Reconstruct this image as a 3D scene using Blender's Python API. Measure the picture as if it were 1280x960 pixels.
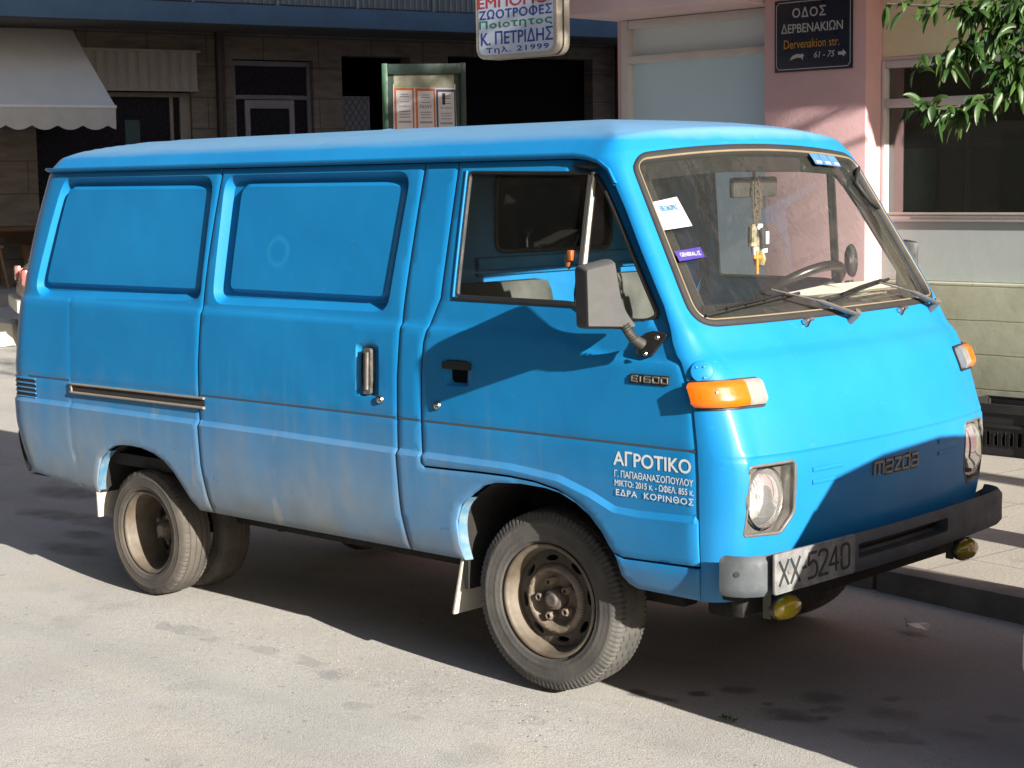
import bpy, bmesh, math, random
import numpy as np
from mathutils import Vector, Matrix
from mathutils.geometry import delaunay_2d_cdt

random.seed(7); np.random.seed(7)
for o in list(bpy.data.objects): bpy.data.objects.remove(o)
SC = bpy.context.scene
COL = SC.collection
R = math.radians

# ------------------------------------------------------------------ camera
CAM = np.array((5.166, -5.132, 1.729)); HEAD, PITCH, ROLL, FPX = R(133.068), R(-6.507), R(-0.915), 2220.45
fw = Vector((math.cos(HEAD)*math.cos(PITCH), math.sin(HEAD)*math.cos(PITCH), math.sin(PITCH)))
rt = Vector((math.sin(HEAD), -math.cos(HEAD), 0)); up = rt.cross(fw)
rt2 = rt*math.cos(ROLL) + up*math.sin(ROLL); up2 = up*math.cos(ROLL) - rt*math.sin(ROLL)
cd = bpy.data.cameras.new("camera"); cam = bpy.data.objects.new("camera", cd); COL.objects.link(cam)
m = Matrix((rt2, up2, -fw)).transposed().to_4x4(); m.translation = Vector(CAM)
cam.matrix_world = m
cd.sensor_width = 36; cd.lens = 36*FPX/1280; cd.clip_end = 500; cd.clip_start = .05
SC.camera = cam
# ------------------------------------------------------------------ light
SUN = Vector((1, -.2, .37)).normalized()
SC.world = bpy.data.worlds.new("World"); SC.world.use_nodes = True
wn = SC.world.node_tree; bg = wn.nodes["Background"]
sky = wn.nodes.new("ShaderNodeTexSky"); sky.sky_type = 'NISHITA'; sky.sun_disc = False
sky.sun_elevation = math.asin(SUN.z); sky.sun_rotation = math.atan2(SUN.x, SUN.y)
sky.air_density = 1.0; sky.dust_density = 1.0; sky.ozone_density = .35
wn.links.new(sky.outputs[0], bg.inputs[0]); bg.inputs[1].default_value = .05
sl = bpy.data.lights.new("sun", 'SUN'); sl.energy = 5.0; sl.angle = R(.53); sl.color = (1, .935, .83)
so = bpy.data.objects.new("sun", sl); COL.objects.link(so); so.location = (20, -4, 12)
so.rotation_euler = (-SUN).to_track_quat('-Z', 'Y').to_euler()
SC.view_settings.view_transform = 'Standard'; SC.view_settings.look = 'None'
SC.view_settings.exposure = 1.45; SC.view_settings.gamma = 1; SC.view_settings.use_curve_mapping = False
SC.cycles.max_bounces = 8; SC.cycles.transparent_max_bounces = 12; SC.cycles.caustics_reflective = False
SC.cycles.caustics_refractive = False

# ------------------------------------------------------------------ materials
def nt_new(name):
    mt = bpy.data.materials.new(name); mt.use_nodes = True
    t = mt.node_tree; return mt, t, t.nodes["Principled BSDF"]
def nd(t, typ, **kw):
    n = t.nodes.new(typ)
    for k, v in kw.items():
        if k.startswith("i_"):
            key = k[2:]; key = int(key) if key.isdigit() else key
            n.inputs[key].default_value = v
        else: setattr(n, k, v)
    return n
def lk(t, a, b): t.links.new(a, b)
def noise(t, vec, scale, detail=4, rough=.55):
    n = nd(t, "ShaderNodeTexNoise"); n.inputs["Scale"].default_value = scale; n.inputs["Detail"].default_value = detail
    n.inputs["Roughness"].default_value = rough; lk(t, vec, n.inputs["Vector"]); return n.outputs[0]
def ramp(t, fac, lo, hi, a=0., b=1.):
    n = nd(t, "ShaderNodeMapRange"); n.clamp = True
    for k, v in zip((1, 2, 3, 4), (lo, hi, a, b)): n.inputs[k].default_value = v
    lk(t, fac, n.inputs[0]); return n.outputs[0]
def mathn(t, op, a, b):
    n = nd(t, "ShaderNodeMath", operation=op)
    for i, v in enumerate((a, b)):
        if isinstance(v, (int, float)): n.inputs[i].default_value = v
        else: lk(t, v, n.inputs[i])
    return n.outputs[0]
def mix(t, fac, a, b):
    n = nd(t, "ShaderNodeMix", data_type='RGBA')
    if isinstance(fac, (int, float)): n.inputs[0].default_value = fac
    else: lk(t, fac, n.inputs[0])
    for i, v in ((6, a), (7, b)):
        if isinstance(v, tuple): n.inputs[i].default_value = (*v, 1)
        else: lk(t, v, n.inputs[i])
    return n.outputs[2]
def bump(t, p, h, strength, dist=.01):
    n = nd(t, "ShaderNodeBump"); n.inputs["Strength"].default_value = strength; n.inputs["Distance"].default_value = dist
    lk(t, h, n.inputs["Height"]); lk(t, n.outputs[0], p.inputs["Normal"])
def pos(t): return nd(t, "ShaderNodeNewGeometry").outputs["Position"]
def scaled(t, vec, s):
    n = nd(t, "ShaderNodeMapping"); n.inputs["Scale"].default_value = s; lk(t, vec, n.inputs[0]); return n.outputs[0]
def M(name, col, rough=.5, metal=0., var=.18, scale=9., bmp=0., bscale=60., coat=0., dark=None, spec=.5):
    mt, t, p = nt_new(name); v = pos(t)
    n1 = ramp(t, noise(t, v, scale), .3, .7)
    d = dark if dark else tuple(c*(1-var) for c in col)
    lk(t, mix(t, n1, d, col), p.inputs["Base Color"])
    p.inputs["Roughness"].default_value = rough; p.inputs["Metallic"].default_value = metal
    lk(t, ramp(t, noise(t, v, scale*2.3), .3, .7, max(0, rough-.08), min(1, rough+.1)), p.inputs["Roughness"])
    p.inputs["Coat Weight"].default_value = coat; p.inputs["Specular IOR Level"].default_value = spec
    if bmp: bump(t, p, noise(t, v, bscale, 3), bmp, .01)
    return mt

def paint_material():
    mt, t, p = nt_new("faded_blue_paint"); v = pos(t)
    sep = nd(t, "ShaderNodeSeparateXYZ"); lk(t, v, sep.inputs[0]); X, Y, Z = sep.outputs
    big = noise(t, v, 1.7, 3)
    c = mix(t, ramp(t, big, .3, .7), (.005, .158, .395), (.008, .192, .455))
    # sun-bleached chalky roof
    rz = ramp(t, mathn(t, 'ADD', Z, mathn(t, 'MULTIPLY', mathn(t, 'SUBTRACT', noise(t, scaled(t, v, (1.2, 4, 4)), 2.2, 5), .5), .022)), 1.858, 1.888)
    c = mix(t, mathn(t, 'MULTIPLY', rz, .46), c, (.20, .31, .39))
    # road dust: thickest low down and towards the rear, in vertical washes
    wash = noise(t, scaled(t, v, (9, 9, .9)), 1.6, 5)
    blot = noise(t, v, 3.1, 5)
    low = ramp(t, mathn(t, 'ADD', mathn(t, 'SUBTRACT', Z, mathn(t, 'MULTIPLY', ramp(t, Z, .79, .775), .10)), mathn(t, 'MULTIPLY', mathn(t, 'SUBTRACT', wash, .5), .28)), 0.95, .43)
    rear = ramp(t, X, 1.75, .1, .03, 1.)
    d = mathn(t, 'MULTIPLY', mathn(t, 'MULTIPLY', low, rear), ramp(t, blot, .25, .7, .45, .95))
    c = mix(t, mathn(t, 'MULTIPLY', d, .86), c, (.235, .245, .235))
    sill = ramp(t, mathn(t, 'ADD', Z, mathn(t, 'MULTIPLY', mathn(t, 'SUBTRACT', noise(t, scaled(t, v, (3, 3, 6)), 2.0, 5), .5), .22)), .53, .43)
    c = mix(t, mathn(t, 'MULTIPLY', mathn(t, 'MULTIPLY', sill, ramp(t, X, 2.0, 1.4, .25, 1)), .55), c, (.15, .145, .135))
    # primer-grey smears
    sm = ramp(t, noise(t, scaled(t, v, (5, 5, 1.6)), 1.05, 4), .635, .68)
    smz = mathn(t, 'MULTIPLY', ramp(t, Z, .9, .8), ramp(t, X, .9, .5))
    c = mix(t, mathn(t, 'MULTIPLY', mathn(t, 'MULTIPLY', sm, smz), .45), c, (.30, .29, .27))
    # ring left by a removed badge, rust chips low down
    rg_ = nd(t, "ShaderNodeVectorMath", operation='SUBTRACT'); rg_.inputs[1].default_value = (-.165, -.758, 1.475); lk(t, v, rg_.inputs[0])
    rg2 = nd(t, "ShaderNodeVectorMath", operation='MULTIPLY'); rg2.inputs[1].default_value = (1.15, .0, 1.3); lk(t, rg_.outputs[0], rg2.inputs[0])
    rl_ = nd(t, "ShaderNodeVectorMath", operation='LENGTH'); lk(t, rg2.outputs[0], rl_.inputs[0])
    rr_ = mathn(t, 'MULTIPLY', ramp(t, mathn(t, 'ABSOLUTE', mathn(t, 'SUBTRACT', rl_.outputs["Value"], .066), 0), .022, .0), ramp(t, Y, -.6, -.7))
    c = mix(t, mathn(t, 'MULTIPLY', rr_, .30), c, (.03, .30, .55))
    chip = mathn(t, 'MULTIPLY', ramp(t, noise(t, v, 38, 3), .70, .73), ramp(t, noise(t, v, 2.3, 2), .5, .62))
    c = mix(t, mathn(t, 'MULTIPLY', chip, mathn(t, 'MULTIPLY', ramp(t, Z, .95, .45), .8)), c, (.07, .05, .04))
    run = mathn(t, 'MULTIPLY', ramp(t, noise(t, scaled(t, v, (26, 26, .7)), 1.0, 3), .60, .74), mathn(t, 'MULTIPLY', ramp(t, Z, 1.1, .7), ramp(t, X, 1.45, 1.0)))
    c = mix(t, mathn(t, 'MULTIPLY', run, .22), c, (.22, .25, .26))
    # fine scratches / chips
    sc_ = ramp(t, noise(t, scaled(t, v, (3, 3, 30)), 7, 2), .715, .74)
    c = mix(t, mathn(t, 'MULTIPLY', sc_, .18), c, (.25, .38, .5))
    lk(t, c, p.inputs["Base Color"])
    rg = ramp(t, noise(t, v, 5, 4), .3, .7, 0.40, .54)
    rg = mathn(t, 'ADD', rg, mathn(t, 'MULTIPLY', d, .35)); rg = mathn(t, 'ADD', rg, mathn(t, 'MULTIPLY', rz, .2))
    lk(t, rg, p.inputs["Roughness"])
    p.inputs["Coat Weight"].default_value = .08; p.inputs["Coat Roughness"].default_value = .15; p.inputs["Specular IOR Level"].default_value = .27
    wob = noise(t, v, 3.4, 2)
    bump(t, p, mathn(t, 'ADD', wob, mathn(t, 'MULTIPLY', noise(t, v, 220, 2), .012)), .15, .03)
    return mt
PAINT = paint_material()
BLACK = M("black_rubber", (.010, .010, .010), .6, bmp=.1)
GAP = M("dark_seam", (.003, .005, .008), .95, spec=.1)
DARKIN = M("dark_interior", (.02, .02, .021), .8)
UNDER = M("underbody", (.013, .012, .011), .9, bmp=.4, bscale=25)
TYRE = M("dusty_tyre_rubber", (.088, .083, .077), .85, scale=6, dark=(.036, .034, .033), bmp=.15, bscale=90)
RTYRE = M("brown_dusty_tyre_rubber", (.10, .086, .073), .9, scale=7, dark=(.046, .042, .038), bmp=.15, bscale=90)
RIM = M("dusty_cream_steel", (.14, .118, .092), .6, scale=11, dark=(.07, .052, .036), bmp=.1)
RUST = M("brown_dusty_steel", (.215, .175, .135), .7, scale=14, dark=(.085, .064, .048), bmp=.2)
RIMD = M("dark_dirty_steel", (.085, .07, .058), .7, scale=20, dark=(.05, .042, .036), bmp=.2)
CHROME = M("dull_chrome", (.62, .60, .56), .22, 1., var=.25)
TRIM = M("cream_trim_strip", (.22, .175, .12), .3, var=.2)
BUMP = M("grey_bumper_paint", (.074, .085, .096), .65, scale=7, dark=(.042, .05, .058), bmp=.12, bscale=30)
GREYP = M("grey_plastic", (.085, .085, .086), .8, scale=12, var=.15, bmp=.06, bscale=200, spec=.2)
ALU = M("aluminium", (.42, .40, .37), .4, .7)
WHITE = M("white_paint", (.78, .78, .76), .5, var=.08)
PAPER = M("paper", (.78, .75, .68), .7, var=.08)
BEZEL = M("silver_bezel", (.14, .132, .12), .5, .25, scale=25, var=.3)
HEADL = M("grey_headliner", (.12, .115, .10), .9)
SEAT = M("torn_seat_cover", (.11, .108, .10), .7, scale=6.5, dark=(.03, .04, .037))
ORANGE = M("amber_lens", (.58, .125, .005), .28, var=.1, scale=30, coat=.5)
CLEARL = M("ribbed_clear_lens", (.30, .28, .26), .2, var=.25, scale=40, coat=.6)
FOGL = M("yellow_fog_lens", (.36, .27, .012), .12, var=.25, scale=18, coat=.8)
REFL = M("reflector_silver", (.88, .88, .86), .34, 1., var=.1)
FLAP = M("pale_mud_flap", (.42, .39, .34), .8, bmp=.2)

def glass_material(name, tint, refl=1.0, dust=.0, dcol=(.35, .36, .33), rough=.02):
    mt, t, p = nt_new(name); t.nodes.remove(p); out = t.nodes["Material Output"]
    v = pos(t)
    tr = nd(t, "ShaderNodeBsdfTransparent"); tr.inputs[0].default_value = (*tint, 1)
    gl = nd(t, "ShaderNodeBsdfGlossy"); gl.inputs["Roughness"].default_value = rough
    fr = nd(t, "ShaderNodeFresnel"); fr.inputs[0].default_value = 1.5
    m1 = nd(t, "ShaderNodeMixShader"); lk(t, mathn(t, 'MULTIPLY', fr.outputs[0], refl), m1.inputs[0])
    lk(t, tr.outputs[0], m1.inputs[1]); lk(t, gl.outputs[0], m1.inputs[2]); res = m1.outputs[0]
    if dust:
        df = nd(t, "ShaderNodeBsdfDiffuse"); df.inputs[0].default_value = (*dcol, 1)
        m2 = nd(t, "ShaderNodeMixShader")
        streak = noise(t, scaled(t, v, (14, 14, 1.5)), 2, 5)
        lk(t, ramp(t, streak, .3, .8, dust*.8, dust*1.25), m2.inputs[0]); lk(t, res, m2.inputs[1]); lk(t, df.outputs[0], m2.inputs[2]); res = m2.outputs[0]
    lk(t, res, out.inputs[0]); return mt
GLASS = glass_material("dusty_windscreen_glass", (.93, .95, .94), 1.1, .045, (.30, .32, .31))
SGLASS = glass_material("side_window_glass", (.88, .91, .89), 1.0, .015)
LENS = glass_material("lamp_glass", (.95, .95, .94), 1.4, .14, (.8, .8, .78), .06)  # pale layer brightens the glass in place of sun off the reflector

# ------------------------------------------------------------------ object helpers
ORG = {}
def thing(name, label, cat, loc=(0, 0, 0), group=None):
    o = bpy.data.objects.new(name, None); o.empty_display_size = .1; COL.objects.link(o); o.location = loc
    o["label"] = label; o["category"] = cat
    if group: o["group"] = group
    ORG[o.name] = Vector(loc); return o
def mk(name, V, F, mat, parent=None, smooth=40, label=None, mats=None, fm=None):
    """one mesh object from world-space vertices"""
    me = bpy.data.meshes.new(name)
    og = ORG[parent.name] if parent is not None else Vector((0, 0, 0))
    V = np.asarray(V, float).reshape(-1, 3) - np.array(og)
    me.from_pydata([tuple(v) for v in V], [], [tuple(int(i) for i in f) for f in F])
    me.validate()
    for mm in (mats or [mat]): me.materials.append(mm)
    if fm is not None and len(me.polygons) == len(fm): me.polygons.foreach_set("material_index", list(fm))
    if smooth:
        me.polygons.foreach_set("use_smooth", [True]*len(me.polygons)); me.set_sharp_from_angle(angle=R(smooth))
    me.update()
    o = bpy.data.objects.new(name, me); COL.objects.link(o)
    if parent is not None: o.parent = parent; ORG[o.name] = og
    else: ORG[o.name] = Vector((0, 0, 0))
    if label: o["label"] = label
    return o
def solo(name, V, F, mat, label, cat, smooth=40, group=None, kind=None, base=None):
    o = mk(name, V, F, mat, None, smooth)
    if kind: o["kind"] = kind
    if label: o["label"] = label
    if cat: o["category"] = cat
    if group: o["group"] = group
    return o
class Geo:
    def __init__(s): s.V = []; s.F = []
    def add(s, V, F):
        b = len(s.V); s.V += [tuple(map(float, v)) for v in V]; s.F += [tuple(int(i)+b for i in f) for f in F]; return s
    def box(s, c, d, ax=None, bev=0.):
        """box centre c, full sizes d, axes ax (3 unit vectors); bev chamfers every edge"""
        bm = bmesh.new(); bmesh.ops.create_cube(bm, size=1)
        for v in bm.verts: v.co = Vector((v.co.x*d[0], v.co.y*d[1], v.co.z*d[2]))
        if bev: bmesh.ops.bevel(bm, geom=bm.edges[:], offset=min(bev, .45*min(d)), segments=2, affect='EDGES', profile=.6)
        ax = ax or ((1, 0, 0), (0, 1, 0), (0, 0, 1)); A = [Vector(a) for a in ax]
        bm.verts.index_update()
        V = [Vector(c)+A[0]*v.co.x+A[1]*v.co.y+A[2]*v.co.z for v in bm.verts]
        F = [[v.index for v in f.verts] for f in bm.faces]; bm.free(); return s.add(V, F)
    def tube(s, pts, r, n=8, caps=True, flat=1.):
        pts = [Vector(p) for p in pts]; rs = r if isinstance(r, (list, tuple)) else [r]*len(pts)
        b = len(s.V); T = [(pts[min(i+1, len(pts)-1)]-pts[max(i-1, 0)]).normalized() for i in range(len(pts))]
        ref = Vector((0, 0, 1)) if abs(T[0].z) < .9 else Vector((1, 0, 0))
        x = T[0].cross(ref).normalized()
        for p, t_, rr in zip(pts, T, rs):
            x = (x - t_*x.dot(t_)).normalized(); y = t_.cross(x)
            for k in range(n):
                a = 2*math.pi*k/n; s.V.append(tuple(p + x*math.cos(a)*rr + y*math.sin(a)*rr*flat))
        for i in range(len(pts)-1):
            for k in range(n): s.F.append((b+i*n+k, b+i*n+(k+1) % n, b+(i+1)*n+(k+1) % n, b+(i+1)*n+k))
        if caps: s.F += [tuple(b+k for k in range(n))[::-1], tuple(b+(len(pts)-1)*n+k for k in range(n))]
        return s
    def lathe(s, prof, c, axis=(0, -1, 0), n=48, close=False, e=(1, 1)):
        """prof: list of (r, w); w along axis"""
        A = Vector(axis).normalized(); ref = Vector((0, 0, 1)) if abs(A.z) < .9 else Vector((1, 0, 0))
        X = A.cross(ref).normalized(); Y = A.cross(X); b = len(s.V); c = Vector(c)
        for r_, w in prof:
            for k in range(n):
                a = 2*math.pi*k/n; s.V.append(tuple(c + A*w + X*(r_*math.cos(a)*e[0]) + Y*(r_*math.sin(a)*e[1])))
        for i in range(len(prof)-1):
            for k in range(n): s.F.append((b+i*n+k, b+(i+1)*n+k, b+(i+1)*n+(k+1) % n, b+i*n+(k+1) % n))
        if close: s.F.append(tuple(b+(len(prof)-1)*n+k for k in range(n)))
        return s
    def grid(s, P, wrap=False):
        h, w = len(P), len(P[0]); b = len(s.V)
        for row in P: s.V += [tuple(map(float, p)) for p in row]
        for i in range(h-1):
            for j in range(w if wrap else w-1):
                s.F.append((b+i*w+j, b+i*w+(j+1) % w, b+(i+1)*w+(j+1) % w, b+(i+1)*w+j))
        return s
    def mk(s, name, mat, parent=None, smooth=40, label=None): return mk(name, s.V, s.F, mat, parent, smooth, label)
    def solo(s, name, mat, label, cat, **k): return solo(name, s.V, s.F, mat, label, cat, **k)

# ------------------------------------------------------------------ 2-D panels mapped on curved surfaces
def sstep(a, b, x):
    t = np.clip((x-a)/(b-a), 0, 1); return t*t*(3-2*t)
def dens(pts, sp, closed=True):
    pts = [np.array(p, float) for p in pts]; out = []
    n = len(pts)
    for i in range(n if closed else n-1):
        a, b = pts[i], pts[(i+1) % n]; k = max(1, int(math.ceil(np.linalg.norm(b-a)/sp)))
        out += [a+(b-a)*j/k for j in range(k)]
    if not closed: out.append(pts[-1])
    return np.array(out)
def rnd(pts, r, n=5):
    """round polygon corners; r is a radius or a list"""
    out = []; N = len(pts); rs = r if isinstance(r, (list, tuple)) else [r]*N
    for i in range(N):
        p, a, b = (np.array(pts[k % N], float) for k in (i, i-1, i+1)); q = rs[i]
        if q <= 0: out.append(tuple(p)); continue
        da, db = a-p, b-p; la, lb = np.linalg.norm(da), np.linalg.norm(db)
        ra, rb = min(q, la*.48), min(q, lb*.48); A, B = p+da/la*ra, p+db/lb*rb
        for k in range(n+1):
            t = k/n; out.append(tuple(A*(1-t)**2+p*2*t*(1-t)+B*t*t))
    return out
def inset(poly, d):
    Pn = np.array(poly); T = np.roll(Pn, -1, 0)-np.roll(Pn, 1, 0); T /= np.linalg.norm(T, axis=1)[:, None]+1e-9
    Nn = np.stack([-T[:, 1], T[:, 0]], 1)
    if ((Pn[:, 0]*np.roll(Pn[:, 1], -1)-np.roll(Pn[:, 0], -1)*Pn[:, 1]).sum()) < 0: Nn = -Nn
    return [tuple(p) for p in Pn+Nn*d]
def segdist(P, A, B):
    d = np.full(len(P), 1e9)
    for a, b in zip(A, B):
        ab = b-a; L = ab@ab
        t = np.clip(((P-a)@ab)/(L if L > 0 else 1), 0, 1)
        d = np.minimum(d, np.linalg.norm(P-(a+t[:, None]*ab), axis=1))
    return d
def pip(P, poly):
    x, y = P[:, 0], P[:, 1]; c = np.zeros(len(P), bool); n = len(poly)
    for i in range(n):
        x0, y0 = poly[i]; x1, y1 = poly[(i+1) % n]
        if y0 == y1: continue
        k = ((y0 > y) != (y1 > y)); c ^= k & (x < (x1-x0)*(y-y0)/(y1-y0)+x0)
    return c
def sdf(P, poly):
    poly = np.array(poly, float); d = segdist(P, poly, np.roll(poly, -1, 0)); return np.where(pip(P, poly), d, -d)
class Map:
    """surface: f(P[N,2]) -> [N,3]; ref(P) gives a rough outward direction"""
    def __init__(s, f, ref): s.f = f; s.ref = ref
    def nrm(s, P):
        e = .004; du = s.f(P+[e, 0])-s.f(P-[e, 0]); dv = s.f(P+[0, e])-s.f(P-[0, e])
        n = np.cross(du, dv); n /= np.linalg.norm(n, axis=1)[:, None]+1e-12
        sg = np.sign((n*s.ref(P)).sum(1)); sg[sg == 0] = 1; return n*sg[:, None]
    def __call__(s, P, off=0.):
        P = np.asarray(P, float).reshape(-1, 2); q = s.f(P)
        return q + s.nrm(P)*np.reshape(off, (-1, 1)) if np.any(off) else q
def plane_map(o, u, v):
    o, u, v = (np.array(k, float) for k in (o, u, v)); n = np.cross(u, v)
    return Map(lambda P: o+P[:, :1]*u+P[:, 1:]*v, lambda P: np.tile(n, (len(P), 1)))
def panel(outline, fm, holes=(), sp=.03, lines=(), flange=.012, off=0., esp=None, offf=None):
    """triangulated panel with a turned-in edge; returns (V, F)"""
    esp = esp or sp*.7
    loops = [dens(outline, esp)]+[dens(h, esp) for h in holes]
    pts = []; edges = []
    for L in loops:
        b = len(pts); n = len(L); pts += list(L); edges += [(b+i, b+(i+1) % n) for i in range(n)]
    segA = [L for L in loops]; segB = [np.roll(L, -1, 0) for L in loops]
    A = np.vstack(segA); B = np.vstack(segB)
    lp = []
    for ln in lines:
        D = dens(ln, sp, False); k = pip(D, loops[0]) & (segdist(D, A, B) > sp*.3)
        for h in loops[1:]: k &= ~pip(D, h)
        D2 = D[k]
        if len(D2) > 1:
            b = len(pts); pts += list(D2); lp.append(D2)
            idx = np.nonzero(k)[0]; edges += [(b+i, b+i+1) for i in range(len(D2)-1) if idx[i+1] == idx[i]+1]
    lo, hi = loops[0].min(0), loops[0].max(0)
    gx, gy = np.arange(lo[0]+sp*.5, hi[0], sp), np.arange(lo[1]+sp*.5, hi[1], sp)
    G = np.array(np.meshgrid(gx, gy)).reshape(2, -1).T
    if len(G):
        G = G[pip(G, loops[0])]
        for h in loops[1:]: G = G[~pip(G, h)]
        if len(G): G = G[segdist(G, A, B) > sp*.45]
        for D2 in lp:
            if len(G): G = G[segdist(G, D2[:-1], D2[1:]) > sp*.4]
        pts += list(G)
    v2, _, fs, *_ = delaunay_2d_cdt([Vector(p) for p in pts], edges, [], 0, 1e-6)
    P = np.array([tuple(p) for p in v2])
    T = np.array([f for f in fs if len(f) == 3]); cen = P[T].mean(1)
    k = pip(cen, loops[0])
    for h in loops[1:]: k &= ~pip(cen, h)
    T = T[k]
    o_ = off if offf is None else off+offf(P)
    V = fm(P, o_); N = fm.nrm(P)
    fn = np.cross(V[T[:, 1]]-V[T[:, 0]], V[T[:, 2]]-V[T[:, 0]])
    fl = (fn*N[T[:, 0]]).sum(1) < 0; T[fl] = T[fl][:, ::-1]
    F = [tuple(f) for f in T]
    if flange:
        cnt = {}
        for f in F:
            for a, b in ((f[0], f[1]), (f[1], f[2]), (f[2], f[0])): cnt[(a, b)] = 1
        bd = [(a, b) for a, b in cnt if (b, a) not in cnt]
        ids = sorted({a for e in bd for a in e}); mp = {a: len(V)+i for i, a in enumerate(ids)}
        V = np.vstack([V, V[ids]-N[ids]*flange])
        F += [(b, a, mp[a], mp[b]) for a, b in bd]
    return V, F
def mir(V, F):
    V = np.array(V, float).copy(); V[:, 1] *= -1; return V, [tuple(f)[::-1] for f in F]
def strip(line, fm, w, off=0., thick=0., closed=False, sp=.02):
    """ribbon of width w laid along a 2-D polyline on a surface, thick > 0 gives it a raised box section"""
    L = dens(line, sp, closed); n = len(L)
    T = (np.roll(L, -1, 0)-np.roll(L, 1, 0)) if closed else np.gradient(L, axis=0)
    T /= np.linalg.norm(T, axis=1)[:, None]+1e-9; Nn = np.stack([-T[:, 1], T[:, 0]], 1)
    a, b = L+Nn*w/2, L-Nn*w/2
    rows = [fm(a, off), fm(b, off)] if not thick else [fm(a, off), fm(L+Nn*w*.38, off+thick*.8), fm(L+Nn*w*.15, off+thick), fm(L-Nn*w*.15, off+thick), fm(L-Nn*w*.38, off+thick*.8), fm(b, off)]
    V = np.vstack(rows); F = []; h = len(rows)
    for r in range(h-1):
        for i in range(n if closed else n-1):
            j = (i+1) % n; F.append((r*n+i, r*n+j, (r+1)*n+j, (r+1)*n+i))
    if not closed and thick: F += [tuple(r*n for r in range(h)), tuple(r*n+n-1 for r in range(h))[::-1]]
    fn = np.cross(V[F[0][1]]-V[F[0][0]], V[F[0][2]]-V[F[0][0]]) @ fm.nrm(L[:1])[0]
    mid = (h-1)//2*n if h > 2 else 0
    if h > 2:
        f = F[mid//n*(n if closed else n-1)]; fn = np.cross(V[f[1]]-V[f[0]], V[f[2]]-V[f[0]]) @ fm.nrm(L[:1])[0]
    if fn < 0: F = [f[::-1] for f in F]
    return V, F
_TX = {}
LOOKALIKE = str.maketrans('ΑΒΕΖΗΙΚΜΝΟΡΤΥΧοΦκ', 'ABEZHIKMNOPTYXoOк')
def text2d(txt, bold=0., shear=0., spc=1.):
    src = txt; txt = txt.translate(LOOKALIKE)      # same shapes, cleaner outlines in the built-in font
    c = bpy.data.curves.new("t", 'FONT'); c.body = txt; c.offset = bold; c.shear = shear; c.space_character = spc; c.resolution_u = 3
    o = bpy.data.objects.new("t", c); COL.objects.link(o)
    me = bpy.data.meshes.new_from_object(o.evaluated_get(bpy.context.evaluated_depsgraph_get()))
    P = np.array([v.co[:2] for v in me.vertices]); me.calc_loop_triangles(); F = [tuple(q.vertices) for q in me.loop_triangles]
    F = [f for f in F if abs(np.cross(P[f[1]]-P[f[0]], P[f[2]]-P[f[0]])) > 1e-9]
    for i, ch in enumerate(src):                            # phi: an O with a stem that stops short of its ring
        if ch != 'Φ': continue
        xr = text2d(txt[:i+1], 0, shear, spc)[0][:, 0].max(); wO = np.ptp(text2d('O')[0][:, 0]); xc = xr-wO/2
        for y0, y1 in ((-.055, -.014), (.095, .605), (.716, .757)):
            b = len(P); P = np.vstack([P, [(xc-.048, y0), (xc+.048, y0), (xc+.048, y1), (xc-.048, y1)]]); F += [(b, b+1, b+2), (b, b+2, b+3)]
    bpy.data.objects.remove(o); bpy.data.curves.remove(c); bpy.data.meshes.remove(me)
    return P, F
def lettering(txt, fm, x0, x1, z0, z1, off=.0015, bold=0., shear=0., spc=1., thick=0., flip=False):
    """text fitted to a box of a surface's own 2-D coordinates"""
    if bold and not thick:
        b_ = bold*(z1-z0)*1.15
        return join(*[lettering(txt, fm, x0+k*b_+b_, x1+k*b_-b_, z0, z1, off+.00002*(k+1), 0, shear, spc) for k in (-1, 0, 1)], *[lettering(txt, fm, x0+b_, x1-b_, z0+k*b_*.7, z1+k*b_*.7, off+.00009+.00002*k, 0, shear, spc) for k in (-1, 1)])
    P, F = text2d(txt, 0, shear, spc); lo, hi = P.min(0), P.max(0); Q = (P-lo)/(hi-lo)
    if flip: Q[:, 0] = 1-Q[:, 0]
    Q = np.stack([x0+(x1-x0)*Q[:, 0], z0+(z1-z0)*Q[:, 1]], 1)
    V = fm(Q, off+thick); N = fm.nrm(Q)
    FF = []
    for f in F:
        n = np.cross(V[f[1]]-V[f[0]], V[f[2]]-V[f[0]]); FF.append(f if n@N[f[0]] > 0 else f[::-1])
    if thick:
        V = np.vstack([V, fm(Q, off)]); n0 = len(Q); cnt = {}
        for f in FF:
            for i in range(len(f)): cnt[(f[i], f[(i+1) % len(f)])] = 1
        FF += [(b, a, a+n0, b+n0) for a, b in cnt if (b, a) not in cnt]
    return V, FF
def part(name, VF, mat, parent, smooth=35, label=None): return mk(name, VF[0], VF[1], mat, parent, smooth, label)
def join(*vf):
    g = Geo()
    for V, F in vf: g.add(V, F)
    return g.V, g.F

# ================================================================== VAN (x forward, -y = the side in view, ground z = 0)
_zt = np.linspace(.3, 2., 600)
_w = np.interp(_zt, [.30, .38, .42, .5, .6, .75, .9, 1.05, 1.2, 1.35, 1.5, 1.65, 1.8, 1.9], [.740, .762, .774, .786, .793, .799, .80, .797, .791, .778, .757, .735, .712, .697])
_w = np.convolve(np.pad(_w, 20, mode='edge'), np.ones(41)/41, 'valid')
def Wz(z): return np.interp(z, _zt, _w)
def XS(z): return np.interp(z, [.4, .458, .603, .675, .94, 1.17, 1.42, 1.57, 1.8, 1.9], [-1.82, -1.847, -1.89, -1.911, -1.914, -1.877, -1.826, -1.789, -1.712, -1.67])
def ZL(x): return np.interp(x, [-2.2, -.2, .54, 1.11, 1.325, 1.461, 1.56, 1.659, 1.9, 2.1], [.788, .781, .774, .772, .755, .716, .677, .673, .681, .69])
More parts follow.
